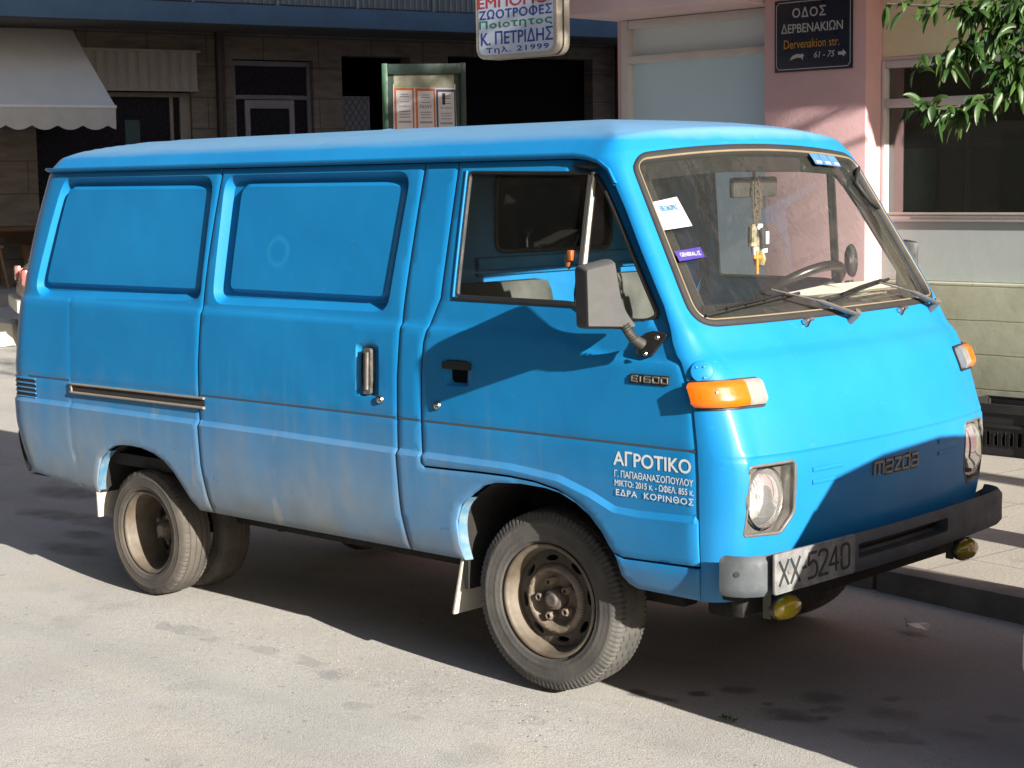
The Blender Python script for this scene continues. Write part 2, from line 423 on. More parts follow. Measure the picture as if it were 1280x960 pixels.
def ZB(x): return np.interp(x, [-2.2, -1.5, .566, .669, 1.112, 1.326, 1.43, 1.532, 1.9], [1.25, 1.245, 1.23, 1.225, 1.226, 1.222, 1.186, 1.165, 1.16])
ZC = .893
REC = [  # (outer recess, inner raised panel)
    (rnd([(-1.79, 1.775), (-1.862, 1.29), (-1.80, 1.25), (-.66, 1.268), (-.615, 1.29), (-.585, 1.772)], [.09, .05, .03, .05, .03, .07]),
     rnd([(-1.735, 1.735), (-1.80, 1.305), (-.655, 1.308), (-.615, 1.73)], [.07, .045, .045, .06])),
    (rnd([(-.51, 1.772), (-.535, 1.262), (.485, 1.268), (.555, 1.772)], [.07, .07, .06, .07]),
     rnd([(-.425, 1.735), (-.455, 1.315), (.465, 1.312), (.52, 1.732)], [.05, .04, .05, .06]))]
def yside(P):
    s, z = P[:, 0], P[:, 1]
    y = Wz(z)
    y = y - .010*sstep(ZB(s)-.009, ZB(s)+.009, z)
    y = y + .014*sstep(ZL(s)+.008, ZL(s)-.008, z)*np.clip((z-.40)/.2, 0, 1)**.5
    y = y - .0035*np.exp(-((z-ZC)/.0045)**2)
    for ro, ri in REC:
        lo, hi = np.min(ro, 0)-.02, np.max(ro, 0)+.02
        k = (s > lo[0]) & (s < hi[0]) & (z > lo[1]) & (z < hi[1])
        if k.any():
            y[k] -= .034*sstep(-.003, .026, sdf(P[k], ro)) - .019*sstep(-.007, .010, sdf(P[k], ri))
    # seam between the rear corner and the quarter panel
    y = y - .003*np.exp(-((s-(-1.532-.02*sstep(.6, .45, z)*-1))/.004)**2)*(z < 1.255)
    # door-handle pockets
    for cx, cz, hx, hz, dp in ((.393, 1.055, .062, .098, .022), (.853, 1.072, .062, .046, .02)):
        q = ((np.abs(s-cx)/hx)**4+(np.abs(z-cz)/hz)**4); y -= dp*sstep(1.1, .45, q)
    return y
def fside(P):
    s = P[:, 0]; z = P[:, 1]; y = yside(P); xs = XS(z); x = s.copy()
    k = s < -1.5; x[k] = -1.5+(s[k]+1.5)*(xs[k]+1.5)/(-.4)
    k = s < -1.9; ph = np.clip((-1.9-s)/.16, 0, np.pi/2+.02)
    x = np.where(k, xs-.17*np.sin(ph), x); y = np.where(k, y-.14*(1-np.cos(ph)), y)
    return np.stack([x, -y, z], 1)
SIDE = Map(fside, lambda P: np.stack([-1.*(P[:, 0] < -1.95), -np.ones(len(P)), 0*P[:, 0]], 1))

_fz = np.array([.36, .42, .5, .6, .7, .8, .872, .90, .95, 1.05, 1.12, 1.165, 1.19, 1.24, 1.28, 1.87])
_fx = np.array([1.99, 2.03, 2.072, 2.095, 2.107, 2.111, 2.108, 2.094, 2.078, 2.045, 2.014, 1.99, 1.968, 1.936, 1.908, 1.528])
_ft = np.linspace(.3, 1.9, 800)
_ff = np.convolve(np.pad(np.interp(_ft, _fz, _fx), 5, mode='edge'), np.ones(11)/11, 'valid')
def FX(z): return np.interp(z, _ft, _ff)
def XD(z): return np.interp(z, [.36, .417, .533, .807, .906, 1.053, 1.173, 1.274, 1.336, 1.501, 1.633, 1.728, 1.773, 1.79, 1.80], [1.872, 1.882, 1.895, 1.897, 1.892, 1.873, 1.823, 1.776, 1.75, 1.645, 1.566, 1.502, 1.460, 1.42, 1.405])
def YN(z): return Wz(z)-np.interp(z, [1.12, 1.28, 1.75, 1.8], [.11, .05, .05, .08])
def bow(y): return .045*(y/.7)**2+.035*(np.abs(y)/.74)**6
US = .9  # domain scale: u in [-.9, .9]
def ffront(P):
    u = P[:, 0]/US; v = P[:, 1]; sg = np.sign(u); a = np.abs(u)
    wv = Wz(v); yn = YN(v); xd = XD(v)
    yy = np.minimum(a/.75, 1)*yn
    zt = np.interp(yy, np.linspace(0, .72, 13), 1.856-.030*(np.linspace(0, .72, 13)/.6)**2)
    ph = np.clip((a-.75)/.25, 0, 1)*np.pi/2
    zt = zt*(np.cos(ph)) + 1.80*(1-np.cos(ph))
    z = np.where(v > 1.3, 1.3+(v-1.3)*(zt-1.3)/.5, v)
    fx = FX(z)-bow(yy)
    xN = fx; y = yy+(wv-yn)*np.sin(ph); x = np.where(a > .75, xd+(xN-xd)*np.cos(ph), fx)
    x = x - .004*np.exp(-((v-.873)/.006)**2)*(a < .9) - .007*sstep(.880, .862, v)*(a < .8)
    x = x - .009*sstep(1.166, 1.182, v)*sstep(1.27, 1.22, v)
    return np.stack([x, y*sg, z], 1)
FRONT = Map(ffront, lambda P: np.stack([np.ones(len(P)), np.sign(P[:, 0])*(np.abs(P[:, 0]) > .8)*2, 0*P[:, 0]+.3], 1))
def U(y, z):
    """front-shell coordinate for a lateral position"""
    z = np.asarray(z, float); a = np.abs(y); yn = YN(z); w = Wz(z)
    inn = .75*a/yn; ph = np.arcsin(np.clip((a-yn)/(w-yn), 0, 1))
    return np.sign(y)*US*np.where(a <= yn, inn, .75+.25*ph/(np.pi/2))
def FP(pts): return [(float(U(y, z)), z) for y, z in pts]

VAN = thing("delivery_van", "old blue panel van parked at the kerb, dusty flanks, Greek lettering on its front door", "van")

slide_rear = [(-.533, 1.797), (-.562, 1.6), (-.580, 1.45), (-.597, 1.242), (-.617, 1.019), (-.616, .808), (-.610, .611), (-.590, .481), (-.573, .41)]
slide_front = [(.622, 1.797), (.600, 1.6), (.585, 1.45), (.567, 1.28), (.549, 1.043), (.548, .783), (.560, .55), (.582, .41)]
arch_r = [(-.669, .41), (-.713, .45), (-.754, .505), (-.801, .559), (-.864, .603), (-.93, .627), (-1.013, .642), (-1.09, .645), (-1.157, .642), (-1.217, .632), (-1.273, .608), (-1.331, .567), (-1.364, .502), (-1.385, .45), (-1.396, .405)]
arch_f = [(.847, .41), (.837, .47), (.836, .548), (.86, .61), (.917, .655), (.98, .693), (1.04, .710), (1.157, .719), (1.269, .716), (1.357, .703), (1.442, .670), (1.493, .631), (1.532, .582), (1.56, .511), (1.574, .458), (1.60, .433), (1.632, .421)]
door_rear = [(.789, 1.797), (.770, 1.55), (.752, 1.33), (.70, 1.225), (.682, 1.17), (.672, 1.05), (.671, .889), (.674, .78), (.679, .745)]
door_bot = [(.69, .731), (.80, .733), (.957, .737), (1.10, .738), (1.22, .732), (1.322, .715), (1.40, .685), (1.455, .652), (1.506, .602), (1.535, .555), (1.555, .530), (1.585, .519), (1.70, .522), (1.893, .528)]
door_front = [(1.893, .533), (1.896, .70), (1.896, .807), (1.891, .906), (1.872, 1.053), (1.822, 1.173), (1.775, 1.274), (1.749, 1.336), (1.644, 1.501), (1.565, 1.633), (1.50, 1.728), (1.458, 1.770), (1.41, 1.788), (1.36, 1.797)]
win_d = rnd([(.842, 1.765), (.826, 1.335), (1.37, 1.331), (1.45, 1.292), (1.665, 1.283), (1.715, 1.305), (1.69, 1.345), (1.58, 1.515), (1.50, 1.64), (1.44, 1.722), (1.40, 1.755)], [.02, .02, .05, .08, .05, .02, .06, .05, .05, .05, .04])
def gapin(line, d):
    return [(x+d, z) for x, z in line]
g_ = .0036
vl = lambda z: [(-2.15, z), (1.9, z)]
crl = [vl(ZC+k) for k in (-.010, -.0045, .0045, .010)]
zlin = [[(x, ZL(x)+d) for x in np.arange(-2.1, 1.9, .02)] for d in (.010, 0, -.010)]
zbln = [[(x, ZB(x)+d) for x in np.arange(-2.1, 1.9, .02)] for d in (.010, 0, -.010)]
def recl(i):
    ro, ri = REC[i]; c = lambda L: list(L)+[L[0]]
    return [c(ro), c(inset(ro, .012)), c(inset(ro, .026)), c(inset(ri, -.007)), c(inset(ri, .002)), c(inset(ri, .011))]
qp_out = [(-2.15, 1.80)]+gapin(slide_rear, -g_)+[(x, z) for x, z in arch_r]+[(-1.55, .415), (-1.66, .424), (-1.9, .447), (-2.15, .455)]
sl_out = gapin(slide_rear, g_)+gapin(slide_front, -g_)[::-1]
bp_out = gapin(slide_front, g_)+[(a, b) for a, b in arch_f]+[(1.881, .418), (1.893, .523)]+[(x, z-g_*1.2) for x, z in door_bot[::-1][1:]]+gapin(door_rear, -g_)[::-1]
dr_out = gapin(door_rear, g_)+[(x, z+g_*1.2) for x, z in door_bot]+[(x-g_*(1.2 if z > .56 else .6), z) for x, z in door_front]
hp1 = rnd([(.331, .958), (.331, 1.152), (.455, 1.152), (.455, .958)], .02); hp2 = rnd([(.792, 1.027), (.792, 1.118), (.914, 1.118), (.914, 1.027)], .02)
SP = .022
def rolled(out, fm, holes, lines, fl, extra=None):
    D = dens(out, .014); L = [inset(D, d) for d in (.005, .010)]
    f = lambda P: -.0035*np.clip(1-np.maximum(sdf(P, D), 0)/.0105, 0, 1)**1.6+(extra(P) if extra is not None else 0)
    return panel(out, fm, holes, SP, lines+[l+[l[0]] for l in L], fl, offf=f)
quarter = rolled(qp_out, SIDE, (), crl+zlin+zbln+recl(0)+[[(-1.528, .42), (-1.528, 1.25)], [(-1.536, .42), (-1.536, 1.25)]], .022)
slider = rolled(sl_out, SIDE, (), crl+zlin+zbln+recl(1)+[hp1+[hp1[0]]], .016)
slider_l = panel(sl_out, SIDE, (rnd([(-.40, 1.71), (-.425, 1.40), (.43, 1.40), (.48, 1.71)], .06),), SP, crl+zlin+zbln, .016)
bpost = rolled(bp_out, SIDE, (), crl+zlin+zbln, .022)
DFL = dens(door_front, .02, False)
fdoor = rolled(dr_out, SIDE, (win_d,), crl+zlin+zbln+[hp2+[hp2[0]]], .018, lambda P: -.017*sstep(.075, .045, segdist(P, DFL[:-1], DFL[1:]))*sstep(1.24, 1.30, P[:, 1])-.004*sstep(.03, .0, segdist(P, DFL[:-1], DFL[1:])))
def seam(line, w=.034, off=-.016): return strip(line, SIDE, w, off)
seams = join(seam(slide_rear), seam(slide_front), seam(door_rear+door_bot), seam(door_front, .05, -.036))
topseam = strip([(-1.75, 1.795), (1.36, 1.795)], SIDE, .05, -.036)
CREASE = M("dark_crease", (.045, .062, .075), .9, dark=(.020, .05, .09), scale=4)

def sidepart(nm, vf, mat, both=True, par=None, smooth=32, lab=None, other=None):
    a = part(nm, vf, mat, par or VAN, smooth, lab)
    b = part(nm, mir(*(other or vf)), mat, VAN, smooth) if both else None
    return a, b
QP, QPl = sidepart("quarter_panel", quarter, PAINT)
SD, SDl = sidepart("sliding_door", slider, PAINT, other=slider_l)
BP, BPl = sidepart("side_panel", bpost, PAINT)
FD, FDl = sidepart("front_door", fdoor, PAINT)
sidepart("panel_seam", join(seams, topseam), GAP)
for a, b in ((-1.86, -1.54), (-.61, .542), (.557, .665), (.68, 1.885)): part("crease_line", strip([(a, ZC), (b, ZC)], SIDE, .0085, .0004), CREASE, VAN)  # dark strip drawn along the crease groove

# --- front shell with windscreen and headlight openings
ws_hole = rnd([(-.745*US, 1.270), (.745*US, 1.270), (.745*US, 1.787), (-.745*US, 1.787)], [.075, .075, .06, .06], 8)
hl_hole_r = rnd(FP([(-.722, .848), (-.734, .634), (-.585, .627), (-.532, .685), (-.532, .851)]), [.02, .012, .012, .02, .018], 4)
hl_hole_l = [(-x, z) for x, z in hl_hole_r]
fr_out = [(-US, .418), (US, .418), (US, 1.80), (-US, 1.80)]
fl = [[(-US, z), (US, z)] for z in (.860, .866, .873, .880, .886, 1.158, 1.187)]
for sg in (-1, 1): fl += [[(sg*.75*US, .42), (sg*.75*US, 1.80)], [(sg*.87*US, .42), (sg*.87*US, 1.80)], [(sg*.81*US, .42), (sg*.81*US, 1.80)], [(sg*.94*US, .42), (sg*.94*US, 1.80)]]
shell = panel(fr_out, FRONT, (ws_hole, hl_hole_r, hl_hole_l), .024, fl, .02)
FS = part("front_body", shell, PAINT, VAN, 32)
# pressed cooling louvres
lv = [strip([(U(sg*.455, z), z), (U(sg*.305, z), z)], FRONT, .016, 0, .004) for sg in (-1, 1) for z in (.812, .772)]
for l_ in lv: part("louvre", l_, PAINT, VAN)

# --- roof
top_front = FRONT(np.array([(u, 1.80) for u in np.linspace(-US, US, 41)]))
rs = SIDE(np.array([(s, 1.815) for s in np.concatenate([np.linspace(1.30, -1.5, 40), np.linspace(-1.6, -2.12, 14)])]))
rs[:, 2] = 1.812
ls = rs[::-1].copy(); ls[:, 1] *= -1
ring = np.vstack([rs[::-1], top_front, ls[::-1]])          # rear right -> front -> rear left
seg = np.linalg.norm(np.diff(np.vstack([ring, ring[:1]]), axis=0), axis=1)
def froof(P):
    A = ring[:, :2]; B = np.roll(A, -1, 0); zA = ring[:, 2]; zB = np.roll(zA, -1)
    best = np.full(len(P), 1e9); ze = np.zeros(len(P)); acc = np.zeros(len(P)); wt = np.zeros(len(P))
    for a, b, za, zb in zip(A, B, zA, zB):
        ab = b-a; t = np.clip(((P-a)@ab)/max(ab@ab, 1e-12), 0, 1); d = np.linalg.norm(P-(a+t[:, None]*ab), axis=1)
        zz = za+(zb-za)*t; k = 1/(d+.004)**3*np.sqrt(ab@ab); acc += k*zz; wt += k; best = np.minimum(best, d)
    ze = acc/np.maximum(wt, 1e-9); inn = pip(P, A) | (best < 1e-6)
    d = np.where(inn, best, -best)
    dd = np.maximum(d, -.02); top = 1.946+.004*(1-((P[:, 0]-.1)/1.7)**2)
    sh = np.minimum(top-ze-.012, .050); q = np.clip(dd/.052, -.3, 1); band = sh*(1.18*q-.18*np.maximum(q, 0)**6)
    z = ze+band+(top-ze-sh)*(1-np.exp(-(np.maximum(dd-.046, 0)/.20)**1.05))
    rib = sum(np.exp(-((P[:, 1]-c)/.011)**2) for c in (-.48, -.36, -.24, -.12, 0, .12, .24, .36, .48))
    z = z+.006*rib*sstep(1.33-.3*P[:, 1]**2, 1.20-.3*P[:, 1]**2, P[:, 0])*sstep(-1.62, -1.5, P[:, 0])
    z = z-.003*np.exp(-((P[:, 0]+.05)/.006)**2)*(np.abs(P[:, 1]) < .62)
    return np.stack([P[:, 0], P[:, 1], z], 1)
ROOF = Map(froof, lambda P: np.tile([0, 0, 1.], (len(P), 1)))
rl = [[(-1.55, c+k), (1.36, c+k)] for c in (-.48, -.36, -.24, -.12, 0, .12, .24, .36, .48) for k in (-.012, .012)]+[[(-.05+k, -.62), (-.05+k, .62)] for k in (-.007, .007)]
rc = ring[:, :2]-np.array([.0, 0]); cen = np.array([-.1, 0])
ro_ = [tuple(p) for p in ring[:, :2]]
roofVF = panel(ro_, ROOF, (), .035, rl+[inset(ro_, d)+[inset(ro_, d)[0]] for d in (.010, .022, .034, .044, .052, .062, .08, .11)], 0, esp=.02)
RF = part("roof", roofVF, PAINT, VAN, 50)
# inner lining so that the cab is not open to the shell
lin = panel(ro_, Map(lambda P: froof(P)-[0, 0, .035], lambda P: np.tile([0, 0, 1.], (len(P), 1))), (), .09, (), 0)
part("headlining", lin, HEADL, VAN, 50)
# rain gutter
gp = [tuple(p) for p in SIDE(np.array([(s, 1.803) for s in np.concatenate([np.linspace(-2.04, -1.9, 6), np.linspace(-1.85, 1.33, 60)])]), .004)]
gp += [tuple(p) for p in SIDE(np.array([(1.38, 1.797), (1.43, 1.783), (1.478, 1.755), (1.512, 1.71)]), .003)]
gt = Geo()
def gutter(pts):
    P = np.array(pts); T = np.gradient(P, axis=0); T /= np.linalg.norm(T, axis=1)[:, None]
    Nn = np.stack([T[:, 1], -T[:, 0], 0*T[:, 0]], 1); Nn /= np.linalg.norm(Nn, axis=1)[:, None]
    Nn *= np.sign((Nn*[0, -1, 0]).sum(1)+1e-9)[:, None]
    Up = np.cross(T, Nn); Up *= np.sign(Up[:, 2:3]+1e-9)
    sec = [(-.02, .012), (.006, .012), (.017, .016), (.019, .008), (.014, .003), (.0, -.004), (-.02, -.004)]
    rows = [[p+n*a+u*b for a, b in sec] for p, n, u in zip(P, Nn, Up)]
    return rows
gt.grid(gutter(gp)); gvf = (np.array(gt.V), gt.F)
sidepart("rain_gutter", gvf, PAINT, smooth=60)

# --- rear of the body
rr = Geo(); rows = []
for z in np.linspace(.455, 1.80, 28):
    a = SIDE(np.array([(-2.148, z)]))[0]; row = [np.array([a[0]-.004*(1-(t*t)), a[1]*-t, z]) for t in np.linspace(-1, 1, 13)]; rows.append(row)
rr.grid(rows); TG = rr.mk("tailgate", PAINT, VAN, 50)
# rear window frame and pane, lamps, bumper (seen only from behind)
def rearpt(y, z, o): return np.array([SIDE(np.array([(-2.148, z)]))[0][0]-o, y, z])
RG = Map(lambda P: np.stack([SIDE(np.stack([np.full(len(P), -2.148), P[:, 1]], 1))[:, 0]-.004, P[:, 0], P[:, 1]], 1), lambda P: np.tile([-1., 0, 0], (len(P), 1)))
part("rear_window", panel(rnd([(-.48, 1.30), (.48, 1.30), (.42, 1.68), (-.42, 1.68)], .06), RG, (), .08, (), 0, off=.004), M("dark_rear_glass", (.01, .011, .012), .05), TG)
for sg in (-1, 1): part("tail_lamp", panel(rnd([(sg*.50, .72), (sg*.50, .86), (sg*.64, .86), (sg*.64, .72)][::sg], .02), RG, (), .08, (), .03, off=.02), M("red_lens", (.4, .01, .01), .2), VAN)
rb = Geo(); rb.box((-2.10, 0, .49), (.06, 1.30, .09), bev=.02)
RBP = rb.mk("rear_bumper", BLACK, VAN)
sidepart("bumper_end", strip([(-2.06, .62), (-2.02, .52), (-1.97, .46)], SIDE, .03, .003, .012), BLACK)

# --- underside
ub = Geo(); ub.box((0, 0, .405), (3.7, 1.2, .05)); ub.box((-.25, 0, .435), (.75, 1.46, .05)); ub.box((1.86, 0, .43), (.12, 1.4, .05))
for sg in (-1, 1):
    ub.box((-.05, sg*.45, .35), (3.3, .08, .10), bev=.01)
ub.tube([(-1.06, -.6, .262), (-1.06, .6, .262)], .045, 10); ub.tube([(1.2, -.62, .30), (1.2, .62, .30)], .035, 10)
ub.lathe([(.01, -.11), (.09, -.07), (.11, 0), (.09, .07), (.01, .11)], (-1.06, 0, .262), (1, 0, 0), 16)
ub.tube([(.9, .15, .33), (-.9, .15, .30)], .03, 8); ub.tube([(.5, -.25, .30), (-1.6, -.25, .29), (-1.93, -.3, .31)], .025, 8)
ub.box((1.93, 0, .40), (.05, 1.3, .10), bev=.01); ub.box((1.75, 0, .33), (.10, 1.0, .07), bev=.02); ub.box((1.55, .12, .36), (.4, .35, .12), bev=.03)
ub.mk("underbody", UNDER, VAN)
def well(arch, y0, y1):
    A = np.array(arch); g = Geo(); L = []
    for y in np.linspace(y0, y1, 4): L.append([(x, -y, z) for x, z in A])
    g.grid(L); b = len(g.V); c = A.mean(0)
    g.V += [(x, -y1, z) for x, z in A]+[(c[0], -y1, .36)]
    g.F += [(b+i, b+i+1, b+len(A)) for i in range(len(A)-1)]; return g.V, g.F
sidepart("wheel_arch", well([(x, z) for x, z in arch_f], .760, .42), UNDER); sidepart("wheel_arch", well(arch_r, .760, .30), UNDER)
# sill returns under the doors
sill = Geo(); sill.grid([[(x, -y, z) for x in np.linspace(-.66, .84, 10)] for y, z in ((.765, .411), (.70, .407), (.60, .405))])
sill.grid([[(x, -y, z+.03*0) for x in np.linspace(-1.95, -1.40, 8)] for y, z in ((.765, .435), (.6, .43))])
sidepart("sill", (np.array(sill.V), sill.F), UNDER)
# worn inner lips of the arches, their sunlit paleness painted in
lipf = strip([(.847, .412), (.838, .47), (.838, .548), (.862, .612), (.915, .655)], SIDE, .001, 0)
def lip(line, y0, dy):
    g = Geo(); L = []; line = [tuple(q) for q in dens(rnd(line, [0]+[.04]*(len(line)-2)+[0], 4), .02, False)]
    for i, t in enumerate(np.linspace(0, 1, 4)):
        L.append([(x+.012*t, -(Wz(z)-.002-dy*t), z-.002) for x, z in line])
    g.grid(L); return g.V, g.F
LIPM = M("worn_sunlit_paint", (.17, .22, .235), .7, scale=20, dark=(.03, .15, .28))
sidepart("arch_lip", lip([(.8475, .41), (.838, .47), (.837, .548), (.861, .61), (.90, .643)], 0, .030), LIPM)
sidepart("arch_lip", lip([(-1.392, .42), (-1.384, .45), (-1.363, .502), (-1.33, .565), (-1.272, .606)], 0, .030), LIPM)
fg = Geo(); fg.box((.80, -.655, .33), (.012, .20, .27), ax=((.97, 0, -.24), (0, 1, 0), (.24, 0, .97)), bev=.004)
sidepart("mud_flap", (np.array(fg.V), fg.F), FLAP); fg = Geo(); fg.box((-1.415, -.675, .43), (.012, .19, .27), ax=((1, 0, .05), (0, 1, 0), (-.05, 0, 1)), bev=.004)
sidepart("mud_flap", (np.array(fg.V), fg.F), FLAP)
fg = Geo(); fg.box((.835, -.62, .45), (.02, .26, .3)); sidepart("splash_guard", (np.array(fg.V), fg.F), UNDER)

# --- bumper
BX = 2.152
def fbump(P):
    t, z = P[:, 0], P[:, 1]; a = np.abs(t); sg = np.sign(t)
    xf = BX-.035*(np.minimum(a, .70)/.7)**2; ph = np.clip((a-.70)/.19, 0, 1)*np.pi/2
    x = np.where(a > .70, 1.995+(BX-.035-1.995)*np.cos(ph), xf)-np.clip(a-.89, 0, 1)
    y = np.minimum(a, .70)+.125*np.sin(ph)
    q = np.maximum(np.abs(z-.523)-.045, 0)/.022; ins = .020*q*q
    cy = np.where(a > .70, np.sin(ph), 0); cx = np.cos(ph)
    return np.stack([x-ins*cx, (y-ins*cy)*sg, z], 1)
BM = Map(fbump, lambda P: np.stack([np.ones(len(P)), 2*np.sign(P[:, 0])*(np.abs(P[:, 0]) > .8), 0*P[:, 0]], 1))
slot = rnd([(-.285, .508), (.285, .508), (.285, .556), (-.285, .556)], .008)
bo = rnd([(-.893, .459), (.893, .459), (.893, .587), (-.893, .587)], .018)
bvf = panel(bo, BM, (slot,), .03, [[(-.89, z), (.89, z)] for z in (.465, .478, .568, .581)]+[[(sg*k, .46), (sg*k, .586)] for sg in (-1, 1) for k in (.70, .74, .78, .82, .86)], .07)
BPR = part("front_bumper", bvf, BUMP, VAN, 40)
g = Geo(); g.box((2.07, 0, .532), (.03, .64, .06)); g.mk("slot_backing", DARKIN, BPR)
for y, z in ((-.803, .533), (.803, .505)):
    g = Geo(); g.lathe([(.0, .001), (.009, .001), (.009, -.02)], BM(np.array([(-.835 if y < 0 else .835, z)]))[0], (.6, -.8*np.sign(-y), 0), 12); g.mk("bolt_hole", DARKIN, BPR)
# bumper brackets closing on the body
g = Geo(); g.box((2.04, -.5, .52), (.12, .06, .06)); g.box((2.04, .5, .52), (.12, .06, .06)); g.box((1.97, 0, .50), (.04, 1.5, .14)); g.mk("bumper_bracket", UNDER, VAN)
# licence plate
xp = BX+.004
PL = plane_map((2.139, -.745, .532), (.0345*.945, .9994*.945, 0), (0, 0, .93))
PLATE = M("weathered_white_plate", (.215, .215, .21), .6, scale=22, dark=(.10, .105, .115), bmp=.15)
pv = panel(rnd([(0, -.068), (.45, -.068), (.45, .068), (0, .068)], .012), PL, (), .05, (), .006)
PLT = part("licence_plate", pv, PLATE, VAN)
rim_ = rnd([(.004, -.064), (.446, -.064), (.446, .064), (.004, .064)], .012)
part("plate_rim", strip(rim_, PL, .007, 0, .003, True), PLATE, PLT)
CH = M("plate_black", (.02, .022, .024), .6, var=.4, scale=30)
def stroke(pts, w=.011): return strip(pts, PL, w, .0002, .0025, sp=.01)
def glyph(x, ch):
    h, q = .042, .026
    G = {'X': [[(0, -h), (.05, h)], [(0, h), (.05, -h)]], '-': [[(0, 0), (.022, 0)]],
         '5': [[(.048, h), (.006, h), (.004, .002)], rnd([(.004, .002), (.03, .016), (.051, .004), (.051, -.030), (.036, -h), (.0, -h)], [0, .008, .014, .014, .012, 0], 3)],
         '2': [rnd([(0, .024), (.004, h), (.046, h), (.05, .018), (.0, -h), (.052, -h)], [0, .02, .02, .02, .002, 0], 3)],
         '4': [[(.038, -h), (.038, h), (0, -.016), (.054, -.016)]],
         '0': [rnd([(0, -h), (.046, -h), (.046, h), (0, h)], .02, 4)]}[ch]
    return [strip([(x+a, b) for a, b in s], PL, .0105, .0002, .0025, closed=(ch == '0'), sp=.012) for s in G]
gl_ = []
for x, ch in ((.026, 'X'), (.088, 'X'), (.150, '-'), (.182, '5'), (.243, '2'), (.303, '4'), (.372, '0')): gl_ += glyph(x, ch)
part("plate_characters", join(*gl_), CH, PLT)
for x in (.078, .360): g = Geo(); g.lathe([(0, .005), (.006, .004), (.008, 0)], PL(np.array([(x, .0)]))[0], (1, 0, 0), 10); g.mk("plate_bolt", RUST, PLT)
# fog lamps
for sg in (-1, 1):
    c = np.array((2.062, sg*.567, .389))
    g = Geo(); g.lathe([(.0, .034), (.02, .032), (.036, .024), (.047, .008), (.05, -.002)], c, (1, 0, 0), 28, e=(1.36, .80)); 
    fo = g.mk("fog_lamp", FOGL, VAN, 60)
    g = Geo(); g.lathe([(.051, .0), (.053, -.004), (.050, -.02), (.036, -.045), (.0, -.055)], c, (1, 0, 0), 28, e=(1.36, .80)); g.mk("lamp_housing", M("worn_metal", (.09, .082, .07), .5, .5), fo, 60)
    g = Geo(); g.box(c+(-.03, -.062, .035), (.03, .004, .13)); g.box(c+(-.03, -.03, .098), (.03, .07, .004)); g.mk("lamp_bracket", M("worn_metal", (.09, .082, .07), .5, .5), fo)

# --- headlights
def headlight(sg):
    hole = hl_hole_r if sg < 0 else hl_hole_l
    lip_ = strip(hole, FRONT, .011, -.004, .006, True, sp=.012)
    b = part("headlight_bezel", lip_, BEZEL, VAN, 50)
    H = np.array(hole); ctr = H.mean(0)
    rim = FRONT(H, -.004); dep = []
    for p in rim:                                  # pocket floor is a flat plate facing straight ahead
        dep.append(np.array([2.020, p[1]+.010*(-.63*-sg-p[1])/abs(.12), p[2]+(.741-p[2])*.06]))
    dep = np.array(dep); g = Geo(); n = len(rim)
    for t in (0, .35, .7, 1): g.V += [tuple(a*(1-t)+b_*t) for a, b_ in zip(rim, dep)]
    for r in range(3):
        for i in range(n): f = (r*n+i, r*n+(i+1) % n, (r+1)*n+(i+1) % n, (r+1)*n+i); g.F.append(f if sg < 0 else f[::-1])
    c = np.array((2.020, sg*.638, .741)); k = len(g.V)
    ph = [math.atan2(d[2]-c[2], d[1]-c[1]) for d in dep]
    g.V += [(2.020, c[1]+.095*math.cos(a), c[2]+.095*math.sin(a)) for a in ph]
    g.F += [(3*n+i, 3*n+(i+1) % n, k+(i+1) % n, k+i) for i in range(n)]
    g.mk("bezel_pocket", BEZEL, b, 35)
    g = Geo(); g.lathe([(.096, -.012), (.100, .010), (.0935, .013), (.090, .004)], c, (1, 0, 0), 48); g.mk("retaining_ring", CHROME, b, 50)
    g = Geo(); g.lathe([(.0915, .006), (.077, .020), (.055, .030), (.03, .036), (0, .038)], c, (1, 0, 0), 48)
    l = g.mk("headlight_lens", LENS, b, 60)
    g = Geo(); g.lathe([(.089, .004), (.08, -.02), (.06, -.045), (.035, -.06), (.012, -.066), (0, -.066)], c, (1, 0, 0), 48); g.mk("reflector", REFL, l, 70)
    g = Geo()
    for i in range(-8, 9):
        y = i*.0098; h = math.sqrt(max(0, .086**2-y*y)); pts = []
        for t in np.linspace(-1, 1, 9):
            r_ = math.hypot(y, h*t); pts.append(c+(.006+.030*(1-(r_/.089)**2)**.8, y, h*t))
        g.tube(pts, .0030, 5, flat=.5)
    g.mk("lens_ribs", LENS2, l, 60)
    g = Geo(); g.lathe([(0, -.01), (.011, -.015), (.012, -.06)], c, (1, 0, 0), 16); g.mk("bulb", CHROME, l, 60)
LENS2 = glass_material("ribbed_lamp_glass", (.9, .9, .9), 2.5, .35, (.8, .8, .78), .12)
headlight(-1); headlight(1)
